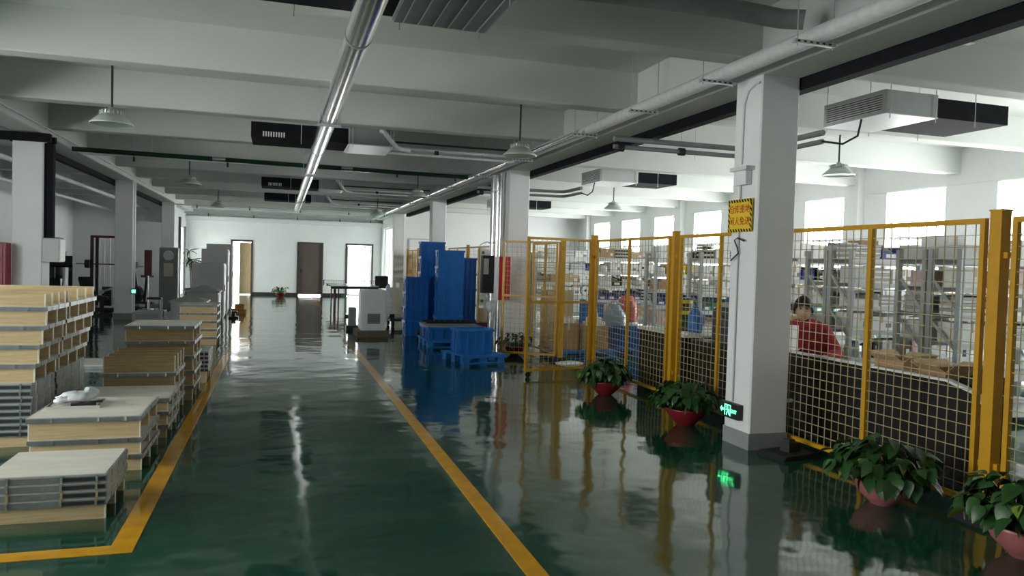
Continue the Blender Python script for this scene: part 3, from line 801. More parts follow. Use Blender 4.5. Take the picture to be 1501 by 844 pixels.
# ------------------------------------------------------------------ blue crates and pallets
def crate_shell(w, d, h, m):
    b = MB(); t_ = .012; bt = .03
    for x0, x1, y0, y1 in ((-w/2+.02, w/2-.02, -d/2+.03, -d/2+.03+t_), (-w/2+.02, w/2-.02, d/2-.02-t_, d/2-.02), (-w/2+.02, -w/2+.02+t_, -d/2+.03+t_, d/2-.02-t_), (w/2-.02-t_, w/2-.02, -d/2+.03+t_, d/2-.02-t_)):
        b.box(x0, x1, y0, y1, 0, h-.03)
    b.box(-w/2+.02, w/2-.02, -d/2+.02, d/2-.02, 0, .012)
    for f in (-.42, -.22, 0, .22, .42):
        b.box(f*w-.008, f*w+.008, -d/2+.008, -d/2+.02, .01, h-.03); b.box(f*w-.008, f*w+.008, d/2-.02, d/2-.008, .01, h-.03)
    for f in (-.36, 0, .36):
        b.box(-w/2+.008, -w/2+.02, f*d-.008, f*d+.008, .01, h-.03); b.box(w/2-.02, w/2-.008, f*d-.008, f*d+.008, .01, h-.03)
    r = MB()
    for x0, x1, y0, y1 in ((-w/2, w/2, -d/2, -d/2+.035), (-w/2, w/2, d/2-.035, d/2), (-w/2, -w/2+.035, -d/2+.035, d/2-.035), (w/2-.035, w/2, -d/2+.035, d/2-.035)):
        r.box(x0, x1, y0, y1, h-.045, h)
    g = MB()
    g.box(-.006, .006, -.07, .07, h-.14, h-.07); g.box(-.004, .004, -.06, .06, h-.07, h-.045)
    return b.mesh('shell', m), r.mesh('rim', m), g.mesh('handle', m)
CR = {}
def blue_crate(loc, w, d, h, label, rz=0.0, group=None, m=None):
    m = m or BLUE
    k = (w, d, h, m.name)
    if k not in CR: CR[k] = crate_shell(w, d, h, m)
    t = thing('blue_crate', label, 'crate', loc, rz, group)
    link('shell', CR[k][0], t); link('rim', CR[k][1], t)
    for s in (-1, 1): link('handle', CR[k][2], t, (s*w/2, 0, 0))
    return t
def crate_stack(x, y, n, w, d, h, desc, rz=0.0, z0=0.0, m=None):
    for k in range(n):
        blue_crate((x, y, z0+k*h), w, d, h, '%s blue plastic crate of %s' % (ORD[k], desc), rz+rng.uniform(-.02, .02), 'stacked blue crates', m)
crate_stack(2.88, 16.42, 4, .52, .44, .318, 'the short stack beside the wrapped machine')
crate_stack(3.32, 16.95, 6, .56, .42, .345, 'the tallest stack')
crate_stack(3.47, 15.72, 5, .57, .44, .345, 'the stack standing in front of the tallest', m=BLUEL)
crate_stack(3.98, 16.5, 5, .50, .42, .345, 'the stack at the right, closest to the silver pipe')
blue_crate((3.34, 15.16, 0.146), .56, .40, .36, 'single blue crate at the foot of the front blue stack', 0, None, BLUEL)
PALM = {}
def pallet(loc, w, d, label, rz=0.0, m=None, name='plastic_pallet'):
    m = m or BLUEL
    k = (w, d, m.name)
    if k not in PALM:
        b = MB(); b.box(-w/2, w/2, -d/2, d/2, .118, .14)
        n = int(w/.1)
        for i in range(n): b.box(-w/2+.03+i*(w-.06)/n, -w/2+.055+i*(w-.06)/n, -d/2+.02, d/2-.02, .14, .146)
        b.box(-w/2, w/2, -d/2, -d/2+.02, .09, .118); b.box(-w/2, w/2, d/2-.02, d/2, .09, .118)
        bl = MB().cham(-.06, .06, -.06, .06, .018, .118, .008).mesh('block', m)
        ru = MB().box(-w/2+.02, w/2-.02, -.06, .06, 0, .018).mesh('runner', m)
        PALM[k] = (b.mesh('deck', m), bl, ru)
    t = thing(name, label, 'pallet', loc, rz)
    dk, bl, ru = PALM[k]
    link('deck', dk, t)
    for y in (-d/2+.08, 0, d/2-.08):
        link('runner', ru, t, (0, y, 0))
        for x in (-w/2+.08, 0, w/2-.08): link('block', bl, t, (x, y, 0))
    return t
pallet((3.22, 14.40, 0), 1.10, 1.0, 'blue pallet under the wide low blue crate with a grey lid', .0)
blue_crate((3.21, 14.36, .146), 1.04, .92, .24, 'wide low blue crate with a grey lid on a pallet', 0)
b = MB(); b.box(-.53, .53, -.47, .47, 0, .02)
for k in range(6): b.box(-.46+k*.16, -.40+k*.16, -.4, .4, .02, .03)
tag(b.build('crate_lid', GREYD, None, (3.21, 14.36, .386)), 'dusty grey lid on the wide low blue crate', 'lid')
t = pallet((3.42, 15.55, 0), 1.2, 1.0, 'black pallet under the front blue crate stack', 0, BLACK)
for o in [q for q in bpy.data.objects if q.get('label', '').endswith('the stack standing in front of the tallest')]: o.location.z += .146
b = MB()
for k in range(9): b.bar((-.45+k*.11, -.18, .02), (-.40+k*.11, .18, .02), .05, .02)
b.box(-.5, .5, -.2, -.17, 0, .04); b.box(-.5, .5, .17, .2, 0, .04)
tag(b.build('black_grate', BLACK, None, (3.25, 14.6, .417)), 'black slatted grate lying on the grey crate lid', 'grate')
pallet((3.10, 12.05, 0), .80, .80, 'nearest blue pallet standing askew before the open gate', radians(14))
blue_crate((3.06, 12.02, .146), .62, .46, .40, 'blue crate on the nearest blue pallet before the gate', radians(4), None, BLUEL)
t = thing('red_box', 'dark red metal box on the floor by the silver pipe', 'box', (3.95, 14.75, 0))
MB().cham(-.14, .14, -.14, .14, 0, .42, .012).build('body', MAROON, t); MB().box(-.12, .12, -.146, -.14, .05, .37).build('door', MAROON, t)
# goods behind the gate
pallet((5.19, 12.60, 0), 1.15, .95, 'blue pallet carrying brown cartons behind the gate', radians(3))
pallet((6.30, 12.75, 0), .9, .9, 'blue pallet holding a blue crate behind the gate post', radians(-6))
blue_crate((6.18, 12.75, .146), .62, .5, .36, 'blue crate on the pallet behind the gate post', radians(-8), None, BLUEL)
def carton(loc, w, d, h, label, rz=0.0, m=None, open_=False, group=None):
    m = m or CARD
    t = thing('cardboard_box', label, 'box', loc, rz, group)
    b = MB(); q = .006
    if not open_:
        b.cham(-w/2, w/2, -d/2, d/2, 0, h, .004)
        b.build('body', m, t)
        tp = MB(); tp.box(-.025, .025, -d/2-.001, d/2+.001, h-.0005, h+.001); tp.box(-.025, .025, -d/2-.001, -d/2, h*.75, h); tp.build('tape', TAPE, t)
    else:
        for x0, x1, y0, y1 in ((-w/2, w/2, -d/2, -d/2+q), (-w/2, w/2, d/2-q, d/2), (-w/2, -w/2+q, -d/2+q, d/2-q), (w/2-q, w/2, -d/2+q, d/2-q)): b.box(x0, x1, y0, y1, 0, h)
        b.box(-w/2, w/2, -d/2, d/2, 0, q); b.build('body', m, t)
        for s in (-1, 1):
            f = MB(); f.bar((s*w/2, 0, h), (s*(w/2+.09), 0, h+.05), d*.96, .005); f.build('flap', CARDL, t)
            f = MB(); f.bar((0, s*d/2, h), (0, s*(d/2+.08), h+.06), w*.96, .005); f.build('flap', CARDL, t)
    return t
carton((5.36, 12.40, .146), .50, .40, .42, 'brown carton with small white packs on top behind the gate', 0)
carton((4.86, 12.45, .146), .42, .42, .46, 'brown carton beneath the white cups, left of the gate bar')
carton((4.86, 12.86, .146), .50, .38, 1.02, 'tall light brown carton at the back of the gate pallet', 0, CARDL)
for k in range(6):
    b = MB(); b.cyl((0, 0, 0), (0, 0, .10), .028, .032, 10); b.cyl((0, 0, .10), (0, 0, .115), .02, .02, 8)
    tag(b.build('white_cup', WHITEP, None, (4.74+.075*(k % 4), 12.34+.12*(k//4), .606)), '%s white cup standing on the left brown carton behind the gate' % ('first', 'second', 'third', 'fourth', 'fifth rear', 'sixth rear')[k], 'cup', 'white cups on the carton')
for k, (x, y, z, s) in enumerate(((5.26, 12.36, 0, 1), (5.40, 12.36, 0, 1), (5.52, 12.36, 0, 1), (5.33, 12.37, .075, 1), (5.46, 12.37, .075, 1), (5.38, 12.38, .15, 1), (5.38, 12.38, .225, .8))):
    b = MB(); b.cham(-.06*s, .06*s, -.08, .08, 0, .072, .006); b.box(-.061*s, .061*s, -.02, .02, .02, .05)
    tag(b.build('white_pack', PAPER, None, (x, y, .566+z)), 'small white pack on the brown carton, '+('left of the bottom row', 'middle of the bottom row', 'right of the bottom row', 'left of the middle row', 'right of the middle row', 'third from the bottom', 'topmost of the heap')[k], 'pack', 'white packs on the carton')
t = thing('blue_board', 'upright blue corrugated plastic sheets behind the brown cartons', 'plastic sheets', (5.75, 13.35, 0), .1)
for k in range(4): MB().box(-.24+.13*k, -.12+.13*k, -.02+.01*(k % 2), .02+.01*(k % 2), 0, .98-.03*k).build('sheet', BLUEL, t)
MB().box(-.26, .28, .03, .06, 0, .2).build('foot', DARKM, t)
b = MB(); b.box(-.2, .2, -.12, .12, 0, .02); b.prism([(-.2, 0), (.2, 0), (.12, .03), (-.12, .03)], 'y', -.1, .1)
tag(b.build('paper_sheet', PAPER, None, (4.62, 11.55, 0), .3), 'sheet of paper lying on the floor under the gate', 'paper')
# red cabinet, grey box and silver pipes at the second column
t = thing('red_cabinet', 'red box with a white side hung at the second right column', 'cabinet', (3.93, 13.25, .95))
MB().cham(-.10, .12, -.08, .15, 0, .80, .008).build('body', RED, t); MB().box(-.125, -.10, -.08, .15, 0, .80).build('side_panel', WHITEP, t)
b = MB(); b.box(.12, .16, .08, .18, .1, .2); b.box(.12, .16, .08, .18, .6, .7); b.build('bracket', STEEL, t)
t = thing('control_box', 'dark control box with a grey label on the silver pipe', 'control box', (3.80, 13.93, 1.05))
MB().cham(-.10, .14, -.08, .08, 0, .72, .01).build('body', DARKM, t)
MB().box(-.08, .02, -.086, -.08, .36, .66).build('label_plate', GREYP, t)
t = thing('silver_riser', 'pair of vertical silver pipes beside the second right column', 'pipe', (3.97, 14.1, 0))
MB().cyl((0, 0, 0), (0, 0, 3.335), .075, n=16).build('riser', CHROME, t)
MB().cyl((.02, -.42, 0), (.02, -.42, 3.335), .05, n=16).build('riser', CHROME, t)
for z in (.8, 2.0, 3.0): MB().cyl((0, 0, z), (0, 0, z+.03), .08, n=16).build('clamp', STEEL, t)
b = MB(); b.ball((0, -.03, .78), .12, .1, .14, 12, 8, 0, .25); b.build('wrapped_valve', GLAZED, t)

# ------------------------------------------------------------------ yellow mesh fence
FX = 4.55
def wires(l, z0, z1, step=.082, r=.0027):
    b = MB()
    n = max(2, int(round(l/step)))
    for i in range(1, n): b.box(i*l/n-r, i*l/n+r, -r, r, z0, z1)
    k = max(2, int(round((z1-z0)/step)))
    for j in range(1, k): b.box(0, l, -r-.003, r-.003, z0+j*(z1-z0)/k-r, z0+j*(z1-z0)/k+r)
    return b
def fence_panel(p0, p1, label, z0=.08, z1=2.02, mid_bar=True, rail=None, name='mesh_fence', cat='fence', wheel=False, group=None):
    v = Vector(p1)-Vector(p0); l = v.length; a = math.atan2(v.y, v.x)
    t = thing(name, label, cat, (p0[0], p0[1], 0), a, group)
    for x in (0.018, l-.018): MB().box(x-.018, x+.018, -.018, .018, z0, z1).build('upright', YEL, t)
    for z in (z0, z1-.036): MB().box(.036, l-.036, -.018, .018, z, z+.036).build('rail', YEL, t)
    if mid_bar: MB().box(l/2-.018, l/2+.018, -.018, .018, z0+.036, z1-.036).build('mid_bar', YEL, t)
    if rail: MB().box(.036, l-.036, -.018, .018, rail, rail+.036).build('middle_rail', YEL, t)
    o = wires(l, z0+.03, z1-.03).build('wire_mesh', WIRE, t)
    if wheel:
        c = MB(); c.cyl((l-.06, -.015, .035), (l-.06, .015, .035), .035, n=12); c.box(l-.075, l-.045, -.02, .02, .035, z0); c.build('caster', BLACK, t)
    return t
def fence_post(x, y, label, h=2.06, s=.07, base=True):
    t = thing('fence_post', label, 'fence post', (x, y, 0))
    MB().box(-s/2, s/2, -s/2, s/2, .06, h).build('post', YEL, t)
    MB().box(-s/2-.005, s/2+.005, -s/2-.005, s/2+.005, h, h+.012).build('cap', YEL, t)
    b = MB(); b.prism([(-.2, 0), (.2, 0), (.17, .045), (-.17, .045)], 'y', -.13, .13); b.box(-.06, .06, -.06, .06, .045, .06)
    b.build('rubber_base', BLACK, t)
    c = MB()
    for z in (.35, 1.75): c.box(-.015, .015, s/2, s/2+.03, z, z+.04); c.box(-.015, .015, -s/2-.03, -s/2, z, z+.04)
    c.build('clamp', YEL, t)
    return t
fence_post(FX, 3.80, 'nearest yellow fence post at the right edge', s=.085)
fence_panel((FX, 5.95), (FX, 3.90), 'long yellow mesh panel between the sign column and the nearest post')
fence_panel((FX, 3.70), (FX, 1.6), 'yellow mesh panel running out of view at the right edge')
fence_post(FX, 8.06, 'yellow fence post between the two panels left of the sign column')
fence_panel((FX, 7.94), (FX, 6.22), 'yellow mesh panel just left of the sign column')
fence_panel((FX, 10.42), (FX, 8.18), 'yellow mesh panel between the gate post and the next post')
fence_post(FX+.02, 10.55, 'thick yellow gate post behind the plant in a red pot', h=2.08, s=.085)
fence_panel((FX-.05, 10.47), (3.38, 10.18), 'near gate leaf of yellow mesh, swung open towards the aisle', mid_bar=False, rail=1.06, name='gate_leaf', cat='gate', wheel=True)
fence_post(FX+.02, 11.86, 'yellow post at the far side of the gate opening', h=2.03)
fence_panel((FX-.05, 11.90), (3.68, 12.42), 'far gate leaf of yellow mesh, swung open before the red box', mid_bar=False, rail=1.06, name='gate_leaf', cat='gate', wheel=True)
fence_panel((FX, 13.35), (FX, 11.98), 'short yellow mesh panel between the gate and the second column', mid_bar=True)
fence_panel((FX, 20.75), (FX, 18.6), 'far yellow mesh panel behind the blue crates, nearest the third column')
fence_panel((FX, 18.4), (FX, 16.3), 'far yellow mesh panel behind the blue crates')
fence_panel((FX, 16.1), (FX, 14.0), 'far yellow mesh panel next to the silver pipes')
fence_post(FX, 18.5, 'distant yellow post behind the blue crate stacks')
fence_post(FX, 16.2, 'distant yellow post close to the white reels')
for y, lb in ((21.35, 'yellow post just beyond the third column'), (23.5, 'second yellow post beyond the third column'), (25.7, 'third yellow post beyond the third column'), (27.9, 'farthest yellow post beyond the third column')): fence_post(FX, y, lb)
for k, (y0, y1) in enumerate(((23.43, 21.42), (25.63, 23.57), (27.83, 25.77))):
    fence_panel((FX, y0), (FX, y1), '%s yellow mesh panel beyond the third column' % ('first', 'second', 'third')[k])
# bolts holding the fence to the column
t = thing('cable_loop', 'loop of thin cable hanging under the yellow warning sign', 'cable', (4.044, 6.02, 1.80))
MB().tube([(-.006, -.10, .09), (-.008, .0, .12), (-.008, .05, .10), (-.008, .0, .03), (-.008, -.02, -.02), (-.006, .10, -.09)], .007, 6).build('cord', BLACK, t)
for z, lb in ((.42, 'lower small steel bracket fixing the fence to the sign column'), (1.72, 'upper small steel bracket fixing the fence to the sign column')):
    tag(MB().box(4.47, 4.54, 5.80, 5.83, z, z+.03).cyl((4.52, 5.80, z+.015), (4.52, 5.785, z+.015), .012, n=8).build('fence_bracket', STEEL), lb, 'bracket')

# sign column fittings
t = thing('warning_sign', 'yellow warning sign with black stripes and red characters on the column', 'sign', (4.049, 6.01, 1.975))
MB().box(-.006, 0, -.185, .185, 0, .30).build('plate', SIGNY, t)
b = MB(); wd, hg, bw = .37, .30, .028
for k in range(9):   # slanted hazard bars along the four edges
    y = -.185+k*.042
    for z0 in (0, hg-bw):
        b.add([(-.0075, y, z0), (-.0075, min(y+.022, .185), z0), (-.0075, min(y+.042, .185), z0+bw), (-.0075, min(y+.02, .185), z0+bw)], [(0, 1, 2, 3), (3, 2, 1, 0)])
for k in range(5):
    z = .03+k*.05
    for y0 in (-.185, .185-bw):
        b.add([(-.0075, y0, z), (-.0075, y0+bw, z+.028), (-.0075, y0+bw, min(z+.05, .29)), (-.0075, y0, z+.022)], [(0, 1, 2, 3), (3, 2, 1, 0)])
b.build('hazard_stripes', SIGNB, t)
for txt, z in (('仓库重地', .205), ('闲人免进', .095)):
    o = link('lettering', text_mesh(txt, .082, .001, SIGNR), t, (-.008, 0, z)); o.rotation_euler = (radians(90), 0, radians(-90))
t = thing('exit_sign', 'lit green exit sign with a running figure low on the column', 'exit sign', (4.068, 6.03, .25))
MB().cham(-.055, 0, -.155, .155, 0, .14, .004).build('body', DARKM, t)
MB().box(-.058, -.055, -.148, .148, .008, .132).build('face', SIGNB, t)
b = MB()
def yz(poly, mb): mb.add([(-.0592, y, z) for y, z in poly]+[(-.0582, y, z) for y, z in poly], [tuple(range(len(poly))), tuple(range(2*len(poly)-1, len(poly)-1, -1))]+[(i, (i+1) % len(poly), len(poly)+(i+1) % len(poly), len(poly)+i) for i in range(len(poly))])
# +y is to the left when seen from the aisle
yz([(.125, .07), (.10, .098), (.10, .08), (.065, .08), (.065, .06), (.10, .06), (.10, .042)], b)
for q in ([(.055, .02), (.055, .122), (.047, .122), (.047, .02)], [(-.042, .02), (-.042, .122), (-.034, .122), (-.034, .02)], [(.047, .114), (.047, .122), (-.034, .122), (-.034, .114)]): yz(q, b)
yz([(.012+.012*cos(a*pi/5), .098+.012*sin(a*pi/5)) for a in range(10)], b)
for p0, p1, w_ in (((.008, .086), (-.006, .056), .018), ((-.004, .06), (.018, .044), .012), ((.018, .044), (.022, .022), .010), ((-.006, .056), (-.02, .034), .012), ((-.02, .034), (-.03, .03), .010), ((.01, .084), (.032, .068), .008), ((.0, .082), (-.022, .07), .008)):
    d_ = Vector((p1[0]-p0[0], p1[1]-p0[1])).normalized(); nx, ny = -d_.y*w_/2, d_.x*w_/2
    yz([(p0[0]+nx, p0[1]+ny), (p1[0]+nx, p1[1]+ny), (p1[0]-nx, p1[1]-ny), (p0[0]-nx, p0[1]-ny)], b)
b.build('pictogram', LITG, t)
o = link('lettering', text_mesh('EXIT', .046, .0006, LITG), t, (-.0588, -.09, .068)); o.rotation_euler = (radians(90), 0, radians(-90))
t = thing('emergency_light', 'small white twin emergency light box on the sign column', 'lamp', (4.068, 5.98, 2.40))
MB().cham(-.07, 0, -.10, .08, 0, .13, .008).build('body', WHITEP, t); MB().box(-.09, 0, -.14, .12, .13, .165).build('bracket', LGREY, t)
t = thing('conduit', 'thin white conduit running down the sign column to the exit sign', 'conduit', (0, 0, 0))
MB().tube([(4.060, 5.80, 3.30), (4.058, 5.86, 3.30), (4.058, 5.97, 3.26), (4.058, 6.03, 3.14), (4.058, 6.035, 2.6)], .010, 8).build('upper_run', LGREY, t)
MB().cyl((4.058, 6.035, 2.4), (4.058, 6.035, .40), .008, n=8).build('lower_run', GREYP, t)
t = thing('rubber_foot', 'black rubber fence foot with a clamp at the base of the sign column', 'fence foot', (4.33, 5.55, 0), .2)
MB().prism([(-.24, 0), (.24, 0), (.2, .04), (-.2, .04)], 'y', -.15, .15).build('base', BLACK, t)
b = MB(); b.box(-.06, .08, -.05, .05, .04, .12); b.box(-.05, .02, -.04, .04, .12, .15); b.build('clamp', DARKM, t)
t = thing('grey_wall_box', 'dark grey box hung on the far side of the sign column', 'switch box', (4.78, 6.75, 1.50))
MB().cham(-.16, .16, -.05, .05, 0, .40, .01).build('body', GREYD, t); MB().box(-.03, .03, -.02, .02, -1.5, 0).build('stand', GREYD, t)
# ------------------------------------------------------------------ work benches behind the fence
t = thing('work_bench', 'long charcoal bench with a white top edge behind the nearest fence panel', 'bench', (5.05, 0, 0))
b = MB(); b.prism([(4.24, .02), (6.72, .02), (6.72, .79), (4.62, .79), (4.40, .74), (4.28, .64), (4.24, .5)], 'x', 0, .045); b.build('front_panel', CHAR, t)
b = MB(); b.bar((.022, 6.74, .80), (.022, 4.62, .80), .06, .02); b.bar((.022, 4.62, .80), (.022, 4.38, .745), .06, .02); b.bar((.022, 4.38, .745), (.022, 4.26, .65), .06, .02); b.build('edge_trim', WHITEP, t)
MB().box(.045, .50, 4.45, 6.05, .69, .72).build('worktop', LGREY, t)
for y in (4.5, 6.0): MB().box(.42, .47, y-.025, y+.025, 0, .69).build('leg', DARKM, t)
for y in (4.83, 5.43, 6.03): MB().box(-.006, 0, y-.006, y+.006, .03, .78).build('seam', BLACK, t)
b = MB(); b.box(-.02, .045, 4.3, 6.7, 0, .02); b.build('plinth', BLACK, t)
t = thing('dark_cabinet', 'dark low cabinet with papers behind the panel next to the gate post', 'cabinet', (5.15, 8.95, 0))
MB().cham(-.28, .32, -.62, .62, .03, .76, .01).build('body', CHAR, t); MB().box(-.3, .34, -.64, .64, .76, .785).build('worktop', LGREY, t)
for k in range(3): MB().box(-.29, -.28, -.6+k*.41, -.22+k*.41, .06, .72).build('door', CHAR, t)
MB().box(-.25, .3, -.6, .6, 0, .03).build('plinth', BLACK, t)
t = thing('dark_cabinet', 'dark low cabinet carrying a dark blue case left of the sign column', 'cabinet', (5.12, 7.54, 0))
MB().cham(-.28, .30, -.54, .54, .03, .74, .01).build('body', CHAR, t); MB().box(-.3, .32, -.56, .56, .74, .765).build('worktop', DARKM, t)
for k in range(3): MB().box(-.29, -.28, -.52+k*.35, -.19+k*.35, .06, .7).build('door', CHAR, t)
MB().box(-.25, .28, -.52, .52, 0, .03).build('plinth', BLACK, t)
t = thing('blue_case', 'dark blue plastic case standing on the dark cabinet', 'case', (5.15, 7.62, .765))
MB().cham(-.20, .20, -.26, .26, 0, .42, .04).build('body', CAPBL, t); MB().cham(-.15, .15, -.2, .2, .42, .47, .02).build('lid', GREYD, t)
b = MB(); b.tube([(-.21, -.08, .3), (-.24, -.06, .32), (-.24, .06, .32), (-.21, .08, .3)], .012, 6); b.build('handle', DARKM, t)
t = thing('cable_drum', 'striped drum of green and yellow wire on the dark cabinet', 'drum', (5.25, 9.12, .785))
b = MB()
for k, (mi) in enumerate((0, 1, 0, 1, 2, 0, 1, 2)): b.cyl((0, 0, .02+k*.05), (0, 0, .07+k*.05), .17, n=20, mi=mi)
b.build('winding', [mat('olive_wire', (.10, .11, .05)), LEAF, YELB], t)
b = MB(); b.cyl((0, 0, 0), (0, 0, .02), .2, n=20); b.cyl((0, 0, .42), (0, 0, .44), .2, n=20); b.build('flange', DARKM, t)
t = thing('blue_jug', 'bright blue plastic jug beside the striped drum', 'jug', (5.25, 8.72, .785))
MB().lathe([(0, 0), (.09, 0), (.1, .03), (.1, .24), (.04, .31), (.035, .34), (0, .34)], 16).build('body', BLUEL, t)
MB().tube([(.08, 0, .26), (.13, 0, .22), (.13, 0, .12), (.09, 0, .08)], .014, 6).build('handle', BLUEL, t)
for k, (x, y, w_, d_) in enumerate(((4.97, 9.42, .2, .22), (5.0, 8.56, .18, .26))):
    b = MB()
    for q in range(4): b.box(-w_/2+.006*q, w_/2-.004*q, -d_/2+.004*q, d_/2-.003*q, q*.005, q*.005+.004)
    tag(b.build('paper_pile', PAPER, None, (x, y, .785), .1+.3*k), ('flat pile of white papers at the left of the striped drum', 'flat pile of white papers in front of the blue jug')[k], 'papers')
t = thing('yellow_box', 'pale yellow storage box on a stand beside the sign column', 'box', (5.75, 7.75, 0))
MB().cham(-.25, .25, -.2, .2, .78, 1.10, .01).build('body', PALEY, t); MB().box(-.2, .2, -.206, -.2, .86, 1.0).build('label_plate', YELB, t)
for x in (-.22, .22):
    for y in (-.17, .17): MB().box(x-.015, x+.015, y-.015, y+.015, 0, .78).build('leg', DARKM, t)
t = thing('rolled_fabric', 'lime green roll lying across the top of a low rack', 'roll', (6.3, 8.7, 1.10), 0)
MB().cyl((-.35, -.1, .07), (.3, .1, .06), .07, n=16).build('roll', LIME, t); MB().cyl((-.36, -.103, .07), (.31, .103, .06), .025, n=10).build('core', CARDL, t)
MB().box(-.4, .4, -.3, .3, -.03, -.004).build('shelf', LGREY, t)
for x in (-.38, .38):
    for y in (-.28, .28): MB().box(x-.015, x+.015, y-.015, y+.015, -1.10, -.03).build('leg', STEEL, t)
carton((5.32, 5.33, .72), .34, .30, .15, 'open brown carton on the charcoal bench, lid flaps raised', .1, CARD, True)
carton((5.32, 4.84, .72), .34, .30, .13, 'second open brown carton on the charcoal bench', -.1, CARD, True)
b = MB(); b.ball((0, 0, .05), .1, .08, .06, 10, 7, 0, .5)
tag(b.build('crumpled_paper', PAPER, None, (5.33, 5.36, .735)), 'crumpled white paper sticking out of the open carton', 'paper')
t = thing('plastic_wrap', 'heap of shiny black plastic film at the near end of the bench', 'film', (5.32, 4.50, .72))
b = MB(); b.ball((0, -.02, .07), .16, .14, .09, 18, 10, 0, .55); b.ball((-.05, .08, .05), .1, .1, .06, 14, 8, 0, .5); b.build('film', mat('shiny_black_film', (.03, .032, .035), .15, bump=.6, bscale=18), t)
t = thing('desk_chair', 'black high-backed chair with a blue cloth at the right edge', 'chair', (5.55, 3.95, 0), radians(-40))
MB().cham(-.25, .25, -.25, .25, .42, .52, .04).build('seat', BLACK, t)
b = MB(); b.prism([(.20, .55), (.27, .55), (.33, 1.2), (.26, 1.25)], 'x', -.24, .24); b.build('backrest', BLACK, t)
b = MB(); b.box(-.2, .2, .16, .2, .5, .85); b.build('cloth', BLUEL, t)
MB().cyl((0, 0, .08), (0, 0, .42), .03).build('post', DARKM, t)
for k in range(5):
    a = 2*pi*k/5; l = MB(); l.bar((0, 0, .09), (cos(a)*.28, sin(a)*.28, .06), .04); l.ball((cos(a)*.28, sin(a)*.28, .03), .03, .03, .03, 8, 6); l.build('leg', DARKM, t)
t = thing('side_bench', 'low dark bench with a white edge beyond the nearest post', 'bench', (5.1, 2.9, 0))
MB().box(0, .5, -1.0, .35, .55, .58).build('worktop', WHITEP, t); MB().box(.0, .04, -1.0, .35, .02, .55).build('front_panel', CHAR, t)
for y in (-.95, .3): MB().box(.42, .47, y-.02, y+.02, 0, .55).build('leg', DARKM, t)
b = MB(); b.ball((0, 0, .13), .16, .2, .15, 14, 9, 0, .3)
tag(b.build('grey_sack', GLAZED, None, (4.92, 3.12, 0)), 'grey plastic sack on the floor behind the right edge panel', 'sack')

# ------------------------------------------------------------------ seated person in dark red
def limb(mb, a, c, steps=9):
    # run of overlapping ellipsoids from node a to node c: (x, y, z, half-width, half-depth)
    a5 = (*a, a[3]) if len(a) == 4 else a; c5 = (*c, c[3]) if len(c) == 4 else c
    for k in range(steps+1):
        f = k/steps; x, y, z, rx, ry = [a5[q]*(1-f)+c5[q]*f for q in range(5)]
        mb.ball((x, y, z), rx, ry, (rx+ry)/2, 14, 10)
def fuse(mb, name, m, parent, voxel=.007, smooth=4):
    ob = mb.build(name, m, parent)
    rm = ob.modifiers.new('fuse', 'REMESH'); rm.mode = 'VOXEL'; rm.voxel_size = voxel; rm.use_smooth_shade = True
    sm = ob.modifiers.new('smooth', 'SMOOTH'); sm.factor = .5; sm.iterations = smooth
    bpy.context.view_layer.update(); dg_ = bpy.context.evaluated_depsgraph_get(); dg_.update()
    me = bpy.data.meshes.new_from_object(ob.evaluated_get(dg_)); ob.modifiers.clear(); ob.data = me
    if not me.materials: me.materials.append(m)
    return ob
#          0 pelvis            1 waist               2 chest             3 collar             4 neck              5 head base
J = [(.10, 0, .53, .15, .12), (.08, -.02, .70, .135, .11), (.02, -.05, .90, .15, .11), (-.02, -.07, 1.02, .11, .09), (-.04, -.09, 1.09, .052), (-.05, -.11, 1.15, .055),
     (.16, -.06, .995, .062), (.30, -.08, .76, .048), (.17, -.30, .735, .034),      # arm at the viewer's right
     (-.20, -.07, 1.0, .062), (-.32, -.14, .79, .048), (-.18, -.33, .755, .034),   # arm at the viewer's left
     (.20, -.06, .50, .092), (.22, -.44, .50, .066), (.22, -.42, .07, .042), (.22, -.52, .035, .035),
     (.00, -.06, .50, .092), (-.02, -.44, .50, .066), (-.02, -.42, .07, .042), (-.02, -.52, .035, .035)]
ED = [(0, 1), (1, 2), (2, 3), (3, 4), (4, 5), (3, 6), (6, 7), (7, 8), (3, 9), (9, 10), (10, 11), (0, 12), (12, 13), (13, 14), (14, 15), (0, 16), (16, 17), (17, 18), (18, 19)]
PX, PY = 5.50, 6.83
person = thing('person', 'person in a dark red jacket with short black hair sitting behind the bench', 'person', (PX, PY, 0), radians(-36))
pb = MB()
for a_, c_ in ED: limb(pb, J[a_], J[c_])
hc = Vector((-.055, -.125, 1.215))
def head_pts(n=28, k=22):
    vs = []; fs = []
    for a in range(k+1):
        th = pi*a/k
        for i in range(n):
            ph = 2*pi*i/n
            x, y, z = sin(th)*cos(ph), sin(th)*sin(ph), cos(th)
            w_ = .080*(1-.20*max(0, -z)**1.5); dp = .098
            p = [x*w_, y*dp, z*.122]
            if y < 0:   # face side
                f = -y
                if abs(x) < .22 and -.32 < z < .12: p[1] -= .022*f*(1-abs(x)/.22)*(1-abs((z+.18)/.30)) if abs((z+.18)/.30) < 1 else 0   # nose
                if .02 < z < .26 and .18 < abs(x) < .58: p[1] += .010*f        # eye sockets
                if -.62 < z < -.44 and abs(x) < .3: p[1] -= .005*f             # lips
                if z < -.75: p[1] -= .008*f                                    # chin
            vs.append(hc+Vector(p))
    for a in range(k):
        for i in range(n):
            j = (i+1) % n; fs.append((a*n+i, (a+1)*n+i, (a+1)*n+j, a*n+j))
    return vs, fs
pb.add(*head_pts(), 0, True)
for s in (-1, 1): pb.ball((hc.x+s*.082, hc.y+.012, hc.z-.005), .012, .022, .034, 10, 8)
